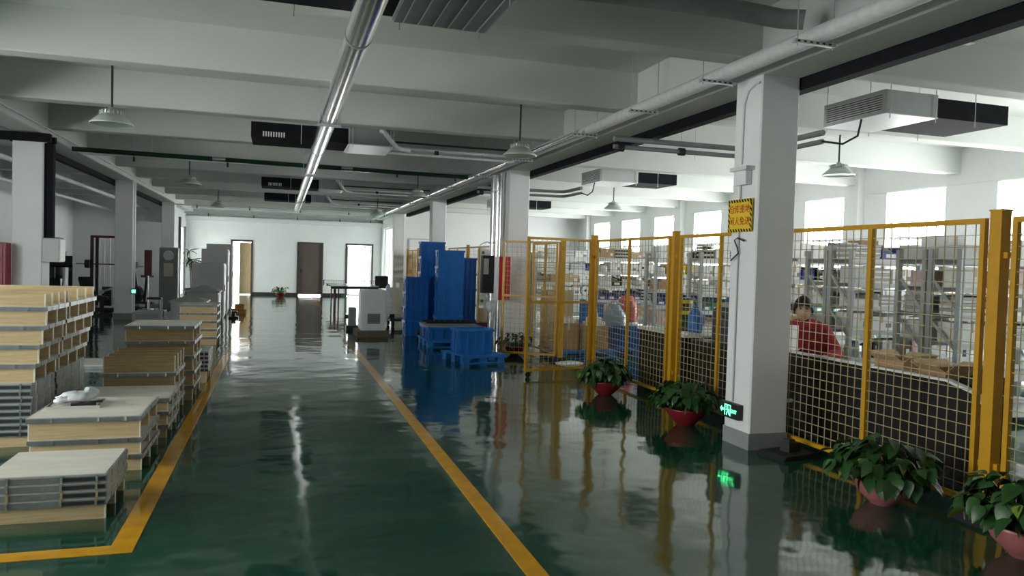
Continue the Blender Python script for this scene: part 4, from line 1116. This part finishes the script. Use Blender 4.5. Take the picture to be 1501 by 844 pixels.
def hand(mb, wrist, d, s):
    d = Vector(d).normalized(); side = Vector((d.y, -d.x, 0)).normalized()*s; upv = Vector((0, 0, 1))
    w0 = Vector(wrist); pc = w0+d*.075
    limb(mb, (*w0, .026, .022), (*pc, .036, .030), 6)
    for k, ln in enumerate((.068, .078, .072, .056)):
        r_ = pc+side*(.030-.020*k)
        pts = [r_, r_+d*ln*.5-upv*.004, r_+d*ln*.8-upv*.016, r_+d*ln-upv*.030]
        for q in range(3): limb(mb, (*pts[q], .0095-.0006*q), (*pts[q+1], .0089-.0006*q), 5)
    r_ = w0+d*.035+side*.026
    pts = [r_, r_+d*.03+side*.022, r_+d*.058+side*.030-upv*.008]
    for q in range(2): limb(mb, (*pts[q], .0115-.001*q), (*pts[q+1], .0105-.001*q), 5)
hand(pb, J[8][:3], (-.35, -1, .0), -1); hand(pb, J[11][:3], (.35, -1, .0), 1)
fuse(pb, 'body', SKIN, person, .006, 2)
def grow(idx, add): return [(*J[i][:3], *[r+add for r in J[i][3:]]) for i in idx]
ji = [1, 0, 2, 3, 6, 7, 8, 9, 10, 11]
jn = grow(ji, .022); jn[6] = (*(Vector(J[7][:3]).lerp(Vector(J[8][:3]), .86)), .052); jn[9] = (*(Vector(J[10][:3]).lerp(Vector(J[11][:3]), .86)), .052)
jk = MB()
for a_, c_ in ((0, 1), (0, 2), (2, 3), (3, 4), (4, 5), (5, 6), (3, 7), (7, 8), (8, 9)): limb(jk, jn[a_], jn[c_], 12)
fuse(jk, 'jacket', JACKET, person, .010)
cl = MB(); cl.lathe([(.085, -.035), (.075, .0), (.066, .035), (.062, .03), (.07, -.02)], 20, (-.04, -.085, 1.085)); cl.build('collar', TROUS, person)
ti = [0, 12, 13, 14, 16, 17, 18]
tn = grow(ti, .016)
tr = MB()
for a_, c_ in ((0, 1), (1, 2), (2, 3), (0, 4), (4, 5), (5, 6)): limb(tr, tn[a_], tn[c_], 12)
fuse(tr, 'trousers', TROUS, person, .010)
hm = MB(); n_, k_ = 26, 14; vs_ = []; fs_ = []
for a in range(k_+1):
    for i in range(n_):
        ph = 2*pi*i/n_
        lim = 1.95-.72*max(0, -sin(ph))**.7          # fringe in front, longer at the back
        th = lim*a/k_
        q = 1.10+.03*rng.random()
        vs_.append(hc+Vector((sin(th)*cos(ph)*.083*q, sin(th)*sin(ph)*.102*q+.004, cos(th)*.124*q+.006)))
for a in range(k_):
    for i in range(n_): fs_.append((a*n_+i, (a+1)*n_+i, (a+1)*n_+(i+1) % n_, a*n_+(i+1) % n_))
hm.add(vs_, fs_, 0, True); ho = hm.build('hair', HAIR, person); so = ho.modifiers.new('thick', 'SOLIDIFY'); so.thickness = -.012
ey = MB()
for s in (-1, 1): ey.ball((hc.x+s*.031, hc.y-.088, hc.z+.018), .012, .006, .007, 10, 6); ey.bar((hc.x+s*.031-.018, hc.y-.094, hc.z+.036), (hc.x+s*.031+.018, hc.y-.094, hc.z+.037), .006, .007)
ey.build('eyes', HAIR, person)
mo = MB(); mo.bar((hc.x-.02, hc.y-.094, hc.z-.066), (hc.x+.02, hc.y-.094, hc.z-.066), .008, .008); mo.build('mouth', mat('lips', (.40, .16, .14), .5), person)
sh = MB()
for x in (.22, -.02): sh.cham(x-.045, x+.045, -.62, -.37, 0, .09, .03)
sh.build('shoes', BLACK, person)
t = thing('work_stool', 'round work stool under the person in red', 'stool', (PX+.08, PY+.0, 0))
MB().lathe([(0, .33), (.17, .33), (.18, .35), (.17, .375), (0, .375)], 20).build('seat', BLACK, t)
MB().cyl((0, 0, .05), (0, 0, .33), .03).build('post', STEEL, t); MB().lathe([(0, 0), (.2, 0), (.2, .02), (.05, .05), (0, .05)], 20).build('base', DARKM, t)
b = MB(); b.box(-.10, .10, -.002, .002, 0, .26); b.box(-.10, .10, -.003, .10, 0, .006)
tag(b.build('paper_sheet', PAPER, None, (5.08, 6.60, .81), radians(-50)), 'white paper sheet propped up beside the person in red', 'paper')

# ------------------------------------------------------------------ storage racks
LV = [.12, .52, .88, 1.19, 1.49, 1.80]
LNAME = ['lowest', 'second', 'third', 'fourth', 'fifth', 'top']
def rack(x0, x1, y0, d, label, braces=True, levels=LV, h=1.92):
    t = thing('storage_rack', label, 'rack', (x0, y0, 0))
    l = x1-x0; nf = max(2, int(round(l/2.0))+1)
    upm = MESHC.setdefault('upr', MB().prism([(-.024, -.03), (.024, -.03), (.024, .03), (.012, .03), (.012, -.018), (-.012, -.018), (-.012, .03), (-.024, .03)], 'z', 0, 1.92).mesh('upright', RACKS))
    for i in range(nf):
        x = i*l/(nf-1)
        for y in (.03, d-.03): link('upright', upm, t, (x, y, 0))
        if braces:
            b = MB()
            for k, (za, zb) in enumerate(((.25, .75), (1.15, .80), (1.2, 1.62))):
                b.bar((x, .03, za if k % 2 == 0 else zb), (x, d-.03, zb if k % 2 == 0 else za), .014, .035)
            b.build('brace', RACKS, t)
    key = ('shelf', round(l, 2), d)
    if key not in MESHC:
        s = MB(); s.box(.02, l-.02, .01, d-.01, .008, .016); s.box(.024, l-.024, .0, .012, -.045, .018); s.box(.024, l-.024, d-.012, d, -.045, .018)
        MESHC[key] = s.mesh('shelf', LGREY)
    for z in levels: link('shelf', MESHC[key], t, (0, 0, z))
    return t
def unit_meshes():
    U = {}
    def cart(m, lab):
        b = MB(); b.cham(-.5, .5, -.5, .5, 0, 1, .012, 0); b.box(-.06, .06, -.503, -.5, .55, 1.0, 1); b.box(-.06, .06, -.5, .5, 1.0, 1.003, 1); b.box(.18, .42, -.504, -.5, .2, .5, 2)
        return b.mesh('carton', [m, TAPE, lab])
    for nm, m, lab in (('white', PAPER, GREYD), ('pale grey', LGREY, PAPER), ('brown', CARD, PAPER), ('light brown', CARDL, PAPER), ('dark brown', mat('dark_cardboard', (.13, .085, .06), .7), PAPER), ('yellow', YELB, PAPER), ('red', PINK, PAPER), ('pale pink', mat('pale_pink_card', (.72, .52, .52), .6), PAPER)):
        U['carton', nm] = cart(m, lab)
    def binm(m):
        b = MB(); q = .04
        b.box(-.5, .5, -.5, .5, 0, .05); b.box(-.5, -.5+q, -.5, .5, .05, .8); b.box(.5-q, .5, -.5, .5, .05, .8); b.box(-.5, .5, .5-q, .5, .05, 1.0); b.box(-.5+q, .5-q, -.5, -.5+q, .05, .45)
        b.box(-.3, .3, -.505, -.5, .12, .36, 1); b.ball((0, 0, .5), .4, .4, .3, 8, 6, 2, .4)
        return b.mesh('bin', [m, PAPER, GREYD])
    for nm, m in (('blue', mat('bin_blue', (.03, .09, .42), .4)), ('black', CHAR), ('teal', NAVYT), ('white', WHITEP)): U['bin', nm] = binm(m)
    def jar(m):
        b = MB(); b.lathe([(0, 0), (.45, 0), (.5, .05), (.5, .7), (.3, .82), (.25, .84)], 14, mi=0); b.lathe([(.28, .84), (.28, 1.0), (0, 1.0)], 14, mi=1)
        return b.mesh('jar', [m, GREYD])
    U['jar', 'white'] = jar(WHITEP); U['jar', 'silver'] = jar(STEEL); U['jar', 'black'] = jar(CHAR)
    def reel(m):
        b = MB(); b.cyl((0, -.5, .5), (0, -.4, .5), .5, n=18, mi=0); b.cyl((0, .4, .5), (0, .5, .5), .5, n=18, mi=0); b.cyl((0, -.4, .5), (0, .4, .5), .36, n=18, mi=1); b.cyl((0, -.51, .5), (0, -.5, .5), .14, n=12, mi=2)
        return b.mesh('reel', [WHITEP, m, DARKM])
    U['reel', 'white'] = reel(GREYD)
    def pap(m):
        b = MB()
        for k in range(6):
            a, c = .02*rng.random(), .03*rng.random(); b.box(-.5+a, .5-c, -.5+c, .5-a, k/6, (k+.85)/6, k % 2)
        return b.mesh('stack', [m, GREYP])
    U['tray stack', 'white'] = pap(PAPER); U['tray stack', 'grey'] = pap(LGREY); U['tray stack', 'dark'] = pap(CHAR)
    def bag(m):
        b = MB(); b.ball((0, 0, .5), .5, .5, .5, 12, 8, 0, .3); b.v = [(max(-.5, min(.5, x)), max(-.5, min(.5, y)), max(0, min(1, z))) for x, y, z in b.v]
        return b.mesh('bag', m)
    U['bag', 'clear'] = bag(GLAZED); U['bag', 'black'] = bag(BLACK)
    return U
UM = unit_meshes()
WT = [(('carton', 'white'), 24), (('carton', 'pale grey'), 14), (('carton', 'brown'), 8), (('carton', 'light brown'), 4), (('carton', 'dark brown'), 5), (('bin', 'blue'), 3), (('bin', 'black'), 3), (('bin', 'white'), 8),
      (('jar', 'white'), 3), (('jar', 'silver'), 4), (('jar', 'black'), 2), (('reel', 'white'), 4), (('tray stack', 'white'), 12), (('tray stack', 'grey'), 9), (('tray stack', 'dark'), 3), (('bag', 'clear'), 5), (('carton', 'pale pink'), 3), (('carton', 'red'), 1)]
WK = [k for k, w_ in WT for _ in range(w_)]
CATN = {'carton': 'box', 'bin': 'bin', 'jar': 'jar', 'reel': 'reel', 'tray stack': 'tray stack', 'bag': 'bag'}
ITEMS = {}
def place_item(kind, x, y, z, w_, d_, h_, where, rz=0.0):
    me = UM[kind]
    o = link(kind[0].replace(' ', '_'), me, None, (x, y, z), rz)
    o.scale = (w_, d_, h_)
    tag(o, '%s %s on the %s' % (kind[1], kind[0], where), CATN[kind[0]], '%ss on the racks' % kind[0])
    ITEMS.setdefault((kind, where), []).append(o)
    return o
def fill(x0, x1, y0, d, rname, seed, levels=(1, 2, 3, 4, 5), special=None, wide=(.20, .46), zmax=1.95):
    rg = random.Random(seed)
    for li in levels:
        z = LV[li]+.0165
        room = (LV[li+1]-LV[li]-.075) if li+1 < len(LV) else .30
        x = x0+.05
        forced = (special or {}).get(li)
        ups = [x0+i*(x1-x0)/(max(2, int(round((x1-x0)/2.0))+1)-1) for i in range(max(2, int(round((x1-x0)/2.0))+1))]
        while x < x1-.14:
            k = forced if forced and rg.random() < .85 else rg.choice(WK)
            if forced and k == forced: w_ = .17
            else: w_ = rg.uniform(*wide)
            if k[0] in ('jar', 'reel'): w_ = min(w_, room*.95, .22)
            w_ = min(w_, x1-.05-x)
            for u_ in ups:
                if x < u_-.03 < x+w_ or x < u_+.03 < x+w_: w_ = u_-.035-x
            if w_ < .08: x = x+max(w_, 0)+.075; continue
            hmax = room*(.95 if li < 5 else rg.uniform(.5, 1.0))
            h_ = {'carton': rg.uniform(.72, 1.0)*hmax, 'bin': min(hmax, .2), 'jar': rg.uniform(.6, .95)*hmax, 'reel': w_, 'tray stack': rg.uniform(.55, .95)*hmax, 'bag': rg.uniform(.5, .9)*hmax}[k[0]]
            dd_ = w_ if k[0] in ('jar',) else min(d-.06, rg.uniform(.26, .38))
            place_item(k, x+w_/2, y0+.02+dd_/2, z, w_, dd_, h_, '%s shelf of %s' % (LNAME[li], rname))
            x += w_+rg.uniform(.01, .05)
RX0, RX1 = 7.0, 10.9
RK = [(6.26, .44, RX0, RX1, 'the rack nearest the camera', (2, 3, 4, 5), {}),
      (7.87, .44, RX0, RX1, 'the second rack from the camera', (1, 2, 3, 4, 5), {}),
      (9.55, .44, RX0+.3, RX1, 'the rack behind the sign column', (3, 4, 5), {}),
      (11.46, .44, RX0, RX1, 'the rack seen left of the sign column', (1, 2, 3, 4, 5), {2: ('bin', 'teal'), 4: ('carton', 'white')}),
      (13.10, .44, RX0, RX1, 'the rack with rows of blue bins', (1, 2, 3, 4, 5), {1: ('bin', 'blue'), 2: ('bin', 'blue'), 4: ('carton', 'yellow')}),
      (15.0, .44, 6.6, RX1, 'the rack behind the gate post', (1, 2, 3, 4, 5), {2: ('bin', 'blue')}),
      (17.4, .44, 6.0, RX1-.4, 'the rack seen through the near gate leaf', (1, 2, 3, 4, 5), {}),
      (20.2, .44, 5.6, 9.6, 'the farthest rack seen through the gate', (2, 3, 4, 5), {})]
for i, (y0, d_, x0, x1, nm, lv, sp) in enumerate(RK):
    rack(x0, x1, y0, d_, 'grey steel shelf rack, '+nm)
    fill(x0, x1, y0, d_, nm, 100+i, lv, sp, wide=(.16, .42) if i < 5 else (.22, .5))
# back-to-back racks: only their end bays show
for i, (y0, nm) in enumerate(((6.72, 'the rack backing onto the nearest one'), (8.33, 'the rack backing onto the second one'))):
    rack(RX0, RX0+1.95, y0, .44, 'grey steel shelf rack, '+nm)
    fill(RX0, RX0+1.0, y0, .44, nm, 200+i, (2, 3, 4, 5))
NTH = ['first', 'second', 'third', 'fourth', 'fifth', 'sixth', 'seventh', 'eighth', 'ninth', 'tenth', 'eleventh', 'twelfth', 'thirteenth', 'fourteenth', 'fifteenth', 'sixteenth', 'seventeenth', 'eighteenth', 'nineteenth', 'twentieth', 'twenty-first', 'twenty-second', 'twenty-third', 'twenty-fourth', 'twenty-fifth']
for (kind, where), lst in ITEMS.items():
    if len(lst) > 1:
        for i, o in enumerate(sorted(lst, key=lambda q: q.location.x)):
            o['label'] = '%s %s %s from fence, %s' % (NTH[i], kind[1], kind[0], where.replace(' of ', ', ', 1))
# things standing on the floor between the racks
t = thing('wrapped_bundle', 'clear wrapped bundle with pale blue inside on the floor behind the gate post', 'bundle', (6.55, 14.0, 0))
MB().lathe([(0, 0), (.22, 0), (.26, .1), (.26, .62), (.1, .85), (0, .86)], 18).build('bundle', mat('pale_blue_film', (.35, .50, .62), .2, bump=.5, bscale=16), t)
b = MB(); b.tube([(.1, -.2, .86), (0, 0, .92), (-.16, .1, .84)], .02, 6); b.build('knot', GLAZED, t)
t = thing('wrapped_bundle', 'red wrapped bundle behind the gate post', 'bundle', (7.0, 14.35, 0))
MB().lathe([(0, 0), (.2, 0), (.24, .1), (.22, .8), (.12, 1.02), (0, 1.03)], 14).build('bundle', PINK, t)
MB().lathe([(.23, .4), (.245, .42), (.24, .47), (.225, .48)], 14).build('band', GLAZED, t)
t = thing('reel_rack', 'tall frame hung with white wire reels behind the blue crates', 'rack', (5.03, 18.45, 0))
for x in (-.22, .22): MB().cyl((x, 0, 0), (x, 0, 1.95), .018, n=8).build('upright', WHITEP, t)
b = MB(); b.tube([(-.22, 0, 1.95), (-.15, 0, 2.1), (0, 0, 2.17), (.15, 0, 2.1), (.22, 0, 1.95)], .018, 8); b.build('arch', WHITEP, t)
rl = MB(); rl.cyl((0, -.05, 0), (0, -.03, 0), .12, n=18, mi=0); rl.cyl((0, .03, 0), (0, .05, 0), .12, n=18, mi=0); rl.cyl((0, -.03, 0), (0, .03, 0), .08, n=14, mi=1); rl.cyl((0, -.055, 0), (0, -.05, 0), .04, n=12, mi=1)
rlm = rl.mesh('reel', [WHITEP, DARKM])
for k in range(6):
    for x in (-.11, .11): link('reel', rlm, t, (x, 0, .66+k*.245))
    MB().cyl((-.22, 0, .66+k*.245), (.22, 0, .66+k*.245), .01, n=6).build('spindle', STEEL, t)
carton((4.98, 17.95, 0), .42, .36, .5, 'light brown carton beneath the white wire reels', .1, CARDL)
# wooden crates behind the far fence
for k, (x, y, s) in enumerate(((5.35, 25.9, 1.75), (5.2, 27.7, 1.9))):
    t = thing('wooden_crate', ('nearer tall slatted wooden crate behind the far fence', 'farther tall slatted wooden crate behind the far fence')[k], 'crate', (x, y, 0))
    for a in (-.5, .5):
        for c in (-.5, .5): MB().box(a-.05, a+.05, c-.05, c+.05, 0, s).build('post', PLY, t)
    for j in range(7): MB().box(-.56, .56, -.575, -.55, .05+j*(s-.25)/6, .2+j*(s-.25)/6).build('slat', PLY, t); MB().box(-.575, -.55, -.5, .5, .05+j*(s-.25)/6, .2+j*(s-.25)/6).build('slat', PLY, t)
    b = MB(); b.bar((-.5, -.585, .15), (.5, -.585, s-.1), .02, .1); b.build('brace', PLYD, t)

# ------------------------------------------------------------------ ceiling services
def lamp_proto():
    t = thing('pendant_lamp', 'x', 'lamp', (0, 0, 3.03), 0, 'grey bell-shaped pendant lamps')
    MB().cyl((0, 0, .17), (0, 0, ZS-3.03), .012, n=8).build('rod', DARKM, t)
    b = MB(); b.lathe([(.215, 0), (.222, .004), (.222, .012), (.12, .105), (.10, .11)], 28); b.build('shade', LAMPW, t)
    MB().lathe([(.21, .006), (.12, .022), (0, .026)], 24).build('diffuser', LAMPI, t)
    b = MB(); b.lathe([(.10, .11), (.115, .115), (.115, .145), (.07, .165), (.03, .17), (.03, .19), (0, .19)], 24)
    ho_ = b.build('housing', LAMPW, t)
    f = MB()
    for k in range(20):
        a = 2*pi*k/20; f.box(-.004, .004, .112, .128, .112, .148, 0, Matrix.Rotation(a, 4, 'Z'))
    f.build('fin', STEEL, ho_)
    return t
LP = lamp_proto()
LAMPS = [(-1.80, 9.3, 'pendant lamp hanging at the upper left nearest the camera'), (-1.76, 16.4, 'pendant lamp second in the row above the crate stacks'), (-1.74, 23.5, 'farthest pendant lamp above the grey cabinets'),
         (2.97, 9.4, 'pendant lamp over the aisle beside the white overhead pipe, nearest the camera'), (2.88, 16.5, 'pendant lamp above the blue crate stacks'), (2.88, 23.6, 'distant pendant lamp near the far end of the overhead pipe'),
         (7.67, 9.0, 'pendant lamp in the warehouse bay right of the sign column'), (7.74, 16.8, 'pendant lamp in the warehouse bay left of the sign column')]
for i, (x, y, lb) in enumerate(LAMPS):
    o = LP if i == 0 else copy_tree(LP)
    o.location = (x, y, 3.03); o['label'] = lb
def fcu(label, xc0, xc1, xd, y0, y1, z0=3.30, z1=3.55, grille=-1, hose=None, diffuser=False, under=False, dark=False):
    """fan coil unit: grey casing xc0..xc1, black duct on to xd; grille on the free end"""
    t = thing('fan_coil_unit', label, 'air unit', ((xc0+xc1)/2, (y0+y1)/2, z0))
    cx, cy = (xc0+xc1)/2, (y0+y1)/2; a, c, h = (xc1-xc0)/2, (y1-y0)/2, z1-z0
    MB().box(-a, a, -c, c, .012, h).build('casing', GREYP if not dark else GREYD, t)
    b = MB(); b.box(-a, a+(.0 if grille < 0 else 0), -c-.01, c+.01, 0, .012); b.build('drip_tray', LGREY if not under else GREYD, t)
    g = MB(); xe = a*grille
    g.box(min(xe, xe+.015*grille), max(xe, xe+.015*grille), -c, c, .0, .03); g.box(min(xe, xe+.015*grille), max(xe, xe+.015*grille), -c, c, h-.03, h)
    g.box(min(xe, xe+.015*grille), max(xe, xe+.015*grille), -c, -c+.04, .03, h-.03); g.box(min(xe, xe+.015*grille), max(xe, xe+.015*grille), c-.04, c, .03, h-.03)
    gf_ = g.build('grille', GREYP, t)
    MB().box(min(xe+.001*grille, xe+.003*grille), max(xe+.001*grille, xe+.003*grille), -c+.04, c-.04, .03, h-.03).build('backing', DARKM, gf_)
    s = MB()
    n = 8
    for k in range(n):
        z = .04+(h-.08)*k/(n-1); s.bar((xe+.008*grille, -c+.04, z), (xe+.008*grille, c-.04, z), .012, .012)
    s.build('louvre', LGREY, gf_)
    d0, d1 = (a, xd-cx) if xd > xc1 else (xd-cx, -a)
    MB().box(d0, d1, -c+.04, c-.04, .02, h-.02).build('duct', BLACKD, t)
    fl = (d0, d0+.02) if xd > xc1 else (d1-.02, d1)
    MB().box(fl[0], fl[1], -c+.02, c-.02, .005, h-.005).build('flange', STEEL, t)
    if diffuser:
        q = d0+.06 if xd < xc1 else d1-.5
        b = MB()
        for k in range(9): b.box(q+.1+k*.035, q+.118+k*.035, -c+.03, -c+.04, .03, .10)
        b.build('outlet_grille', WHITEP, t)
    for x, y in ((-a+.04, -c-.015), (a-.04, -c-.015), (-a+.04, c+.015), (a-.04, c+.015), ((d0+d1)/2, -c), (d0*.35+d1*.65, c)):
        MB().cyl((x, y, -.05), (x, y, ZS-z0), .005, n=6).build('hanger_rod', STEEL, t)
    if under:
        b = MB()
        for k in range(6): b.box(-a+.06+k*(2*a-.12)/5-.004, -a+.06+k*(2*a-.12)/5+.004, -c, c, -.006, 0)
        b.build('rib', LGREY, t)
    if hose:
        b = MB(); b.tube([(a*.2, -c*.4, h*.9), (a*.5, -c-.06, h*.9), (a*.8, -c-.08, h*.4), (a*1.2, -c-.06, -.02), (a*1.8, -c-.04, -.04)], .035, 10); b.build('hose', PIPEW, t)
    return t
fcu('large fan coil unit hung at the upper right over the warehouse bay', 6.0, 6.68, 7.72, 6.38, 7.3)
fcu('fan coil unit hung in the warehouse bay left of the sign column', 6.0, 6.80, 7.7, 13.65, 14.6)
fcu('small distant fan coil unit seen beside the second column', 6.0, 6.8, 7.75, 21.2, 22.1)
fcu('fan coil unit overhead with its ribbed underside at the top edge', .74, 1.40, -1.2, 4.62, 5.36, grille=1, under=True, dark=True)
fcu('nearest black fan coil duct behind the silver pipe with a white grille', .95, 1.58, -.42, 11.25, 12.2, grille=1, hose=True, dark=True, diffuser=True)
fcu('second black fan coil duct farther along the silver pipe', .9, 1.45, -.45, 18.9, 19.8, grille=1, hose=True, dark=True, diffuser=True)
fcu('third black fan coil duct near the end of the silver pipe', .9, 1.45, -.47, 23.45, 24.3, grille=1, hose=True, dark=True)
# silver duct pipe along the aisle
t = thing('silver_pipe', 'shiny silver foil-clad pipe running along the aisle ceiling', 'pipe', (.50, 0, 3.19))
segs = [-2, 2.0, 5.4, 8.6, 11.2, 14.0, 17.2, 21.0, 25.0]
for k in range(len(segs)-1):
    MB().cyl((0, segs[k], 0), (0, segs[k+1], 0), .094, n=24).build('section', CHROME, t)
for y in segs[1:-1]:
    MB().cyl((0, y-.012, 0), (0, y+.012, 0), .099, n=24).build('band', GREYD, t)
for y in (8.6, 14.0, 2.0, 21.0):
    b = MB(); b.box(-.13, .13, y-.02, y+.02, -.11, -.085); b.box(-.125, -.115, y-.02, y+.02, -.085, ZB-3.2+.02); b.box(.115, .125, y-.02, y+.02, -.085, ZB-3.2+.02); b.box(-.13, .13, y-.02, y+.02, ZB-3.2, ZB-3.2+.02)
    for x in (-.12, .12): b.cyl((x, y, ZB-3.2+.02), (x, y, ZS-3.2), .006, n=6)
    b.build('hanger', STEEL, t)
# white insulated pipe beside the right beam
t = thing('white_pipe', 'white insulated pipe running beside the right ceiling beam', 'pipe', (3.86, 0, 3.415))
MB().cyl((0, -3, 0), (0, 33.0, 0), .07, n=18).build('pipe', PIPEW, t)
MB().cyl((-.13, 9.2, -.04), (-.13, 32.5, -.04), .03, n=10).build('foil_pipe', CHROME, t)
for y in (4.75, 6.05, 7.5, 9.15, 11.8, 14.4, 17.0, 19.6, 22.2):
    b = MB(); b.box(-.26, .10, y-.018, y+.018, -.10, -.072); b.build('channel', STEEL, t)
    for x in (-.23, .085): MB().cyl((x, y, -.12), (x, y, ZS-3.415), .005, n=6).build('hanger_rod', STEEL, t)
    h = MB()
    for k in range(6): h.box(-.24+k*.055, -.215+k*.055, y-.0185, y-.018, -.093, -.079)
    h.build('slot', SIGNB, t)
t = thing('branch_pipe', 'grey insulated branch pipe crossing over the top edge to the white pipe', 'pipe', (0, 0, 3.62))
MB().tube([(1.4, 5.0, -.06), (2.4, 5.0, -.04), (3.2, 5.0, -.03), (3.7, 5.05, -.03), (3.84, 4.95, -.05)], .075, 14).build('pipe', PIPEG, t)
for x in (2.2, 3.2): MB().cyl((x, 5.08, -.04), (x, 5.08, ZS-3.62), .005, n=6).build('hanger_rod', STEEL, t)
# black cable tray on the warehouse side of the beam
t = thing('cable_tray', 'black cable tray running under the right ceiling beam', 'cable tray', (4.54, 0, 3.265))
MB().box(-.06, .06, -4, 28, 0, .125).build('tray', BLACKD, t)
b = MB(); b.prism([(6.2, 0), (6.2, -.34), (6.5, -.16), (6.5, 0)], 'x', -.06, .06); b.build('drop', BLACKD, t)
for y in (2, 5, 8.5, 12, 15.5, 19, 22.5): MB().cyl((.03, y, .125), (.03, y, ZS-3.265), .006, n=6).build('hanger_rod', STEEL, t)
for y in (4.2, 7.6, 9.3): MB().box(.06, .14, y-.03, y+.03, .01, .05).build('bracket', WHITEP, t)
# refrigerant branch pipes to the warehouse units
for k, (y0, yu) in enumerate(((8.62, 7.2), (15.4, 14.4))):
    t = thing('branch_pipe', ('pair of grey pipes crossing behind the sign column to the large air unit', 'pair of grey pipes crossing to the second warehouse air unit')[k], 'pipe', (0, y0, 3.17))
    for z, r in ((.05, .035), (-.05, .03)):
        MB().tube([(3.95, 0, z), (5.75, 0, z), (5.88, -.06, z), (5.9, -.3, z), (5.9, yu-y0, z)], r, 10).build('pipe', PIPEG, t)
    MB().tube([(5.9, yu-y0, -.05), (5.92, yu-y0-.3, -.12), (5.94, yu-y0-.5, -.06), (5.98, yu-y0-.5, .12)], .012, 8).build('cable', BLACK, t)
    for x in (4.9, 5.1):
        MB().cyl((x, 0, -.13), (x, 0, ZS-3.17), .005, n=6).build('hanger_rod', STEEL, t)
    MB().cyl((4.86, 0, -.05), (4.94, 0, -.05), .05, n=10).build('clamp', BLACK, t); MB().cyl((4.0, 0, -.06), (4.08, 0, -.06), .05, n=10).build('clamp', BLACK, t)
# branch pipes over the aisle
for k, (y0, x0) in enumerate(((11.7, 1.58), (19.3, 1.45), (23.9, 1.45))):
    t = thing('branch_pipe', 'bundle of thin pipes from the %s black duct to the right beam' % ('nearest', 'second', 'third')[k], 'pipe', (0, y0, 3.36))
    for j, (dy, z, r) in enumerate(((0, .09, .016), (.14, .02, .022), (.3, -.04, .022), (.45, .05, .018))):
        MB().cyl((x0+.03, dy, z), (3.69, dy, z), r, n=8).build('pipe', (DARKM, LGREY, PIPEW, LGREY)[j], t)
    for x in (2.3, 2.36, 3.1): MB().cyl((x, .02, -.09), (x, .02, ZS-3.36), .004, n=5).build('hanger_rod', STEEL, t)
    MB().box(2.30, 2.36, -.02, .06, -.06, .0).build('clamp', BLACK, t)
t = thing('green_pipe', 'dark green pipe crossing the whole aisle under the ceiling', 'pipe', (0, 14.85, 3.37))
MB().cyl((-3.42, -.3, 0), (3.66, .24, 0), .042, n=12).build('pipe', GREENP, t)
for x, y in ((-2.2, -.2), (-.6, -.09), (1.9, .11), (3.2, .2)): MB().cyl((x, y, .03), (x, y, ZS-3.37), .005, n=6).build('hanger_rod', STEEL, t)
for x, y in ((-1.2, -.13), (1.1, .045)): MB().cyl((x, y, 0), (x+.22, y+.017, 0), .045, n=12).build('bright_sleeve', CLIP, t)  # short bright sleeves around the green pipe
for k, (y0, z) in enumerate(((15.2, 3.38), (26.2, 3.22), (30.2, 3.17))):
    t = thing('sprinkler_pipe', ('thin sprinkler pipe just beyond the green pipe', 'thin sprinkler pipe beyond the end of the silver pipe', 'thin sprinkler pipe before the far white wall')[k], 'pipe', (0, y0, z))
    MB().cyl((-3.42, 0, 0), (3.69, 0, 0), .02, n=8).build('pipe', LGREY, t)
    for x in (-2.6, -1.0, .6, 2.2, 3.4):
        MB().cyl((x, 0, .02), (x, 0, ZS-z), .005, n=5).build('hanger_rod', STEEL, t); b = MB(); b.cyl((x+.03, 0, -.09), (x+.03, 0, .03), .02, n=8); b.build('sprinkler_head', DARKM, t)
t = thing('thin_conduit', 'thin conduit along the left ceiling beam', 'conduit', (-3.404, 0, 3.47))
MB().cyl((0, 4, 0), (0, 30, 0), .014, n=8).build('pipe', LGREY, t)
for y in (8, 13, 17, 21, 25): MB().box(-.02, .014, y-.02, y+.02, -.02, .02).build('clip', STEEL, t)
t = thing('white_conduit', 'white conduit down the second left column', 'conduit', (-3.405, 20.34, 0))
MB().cyl((0, 0, .16), (0, 0, 3.36), .014, n=8).build('pipe', WHITEP, t)
for z in (.6, 1.6, 2.6): MB().box(-.012, .016, -.02, .02, z, z+.02).build('saddle', STEEL, t)
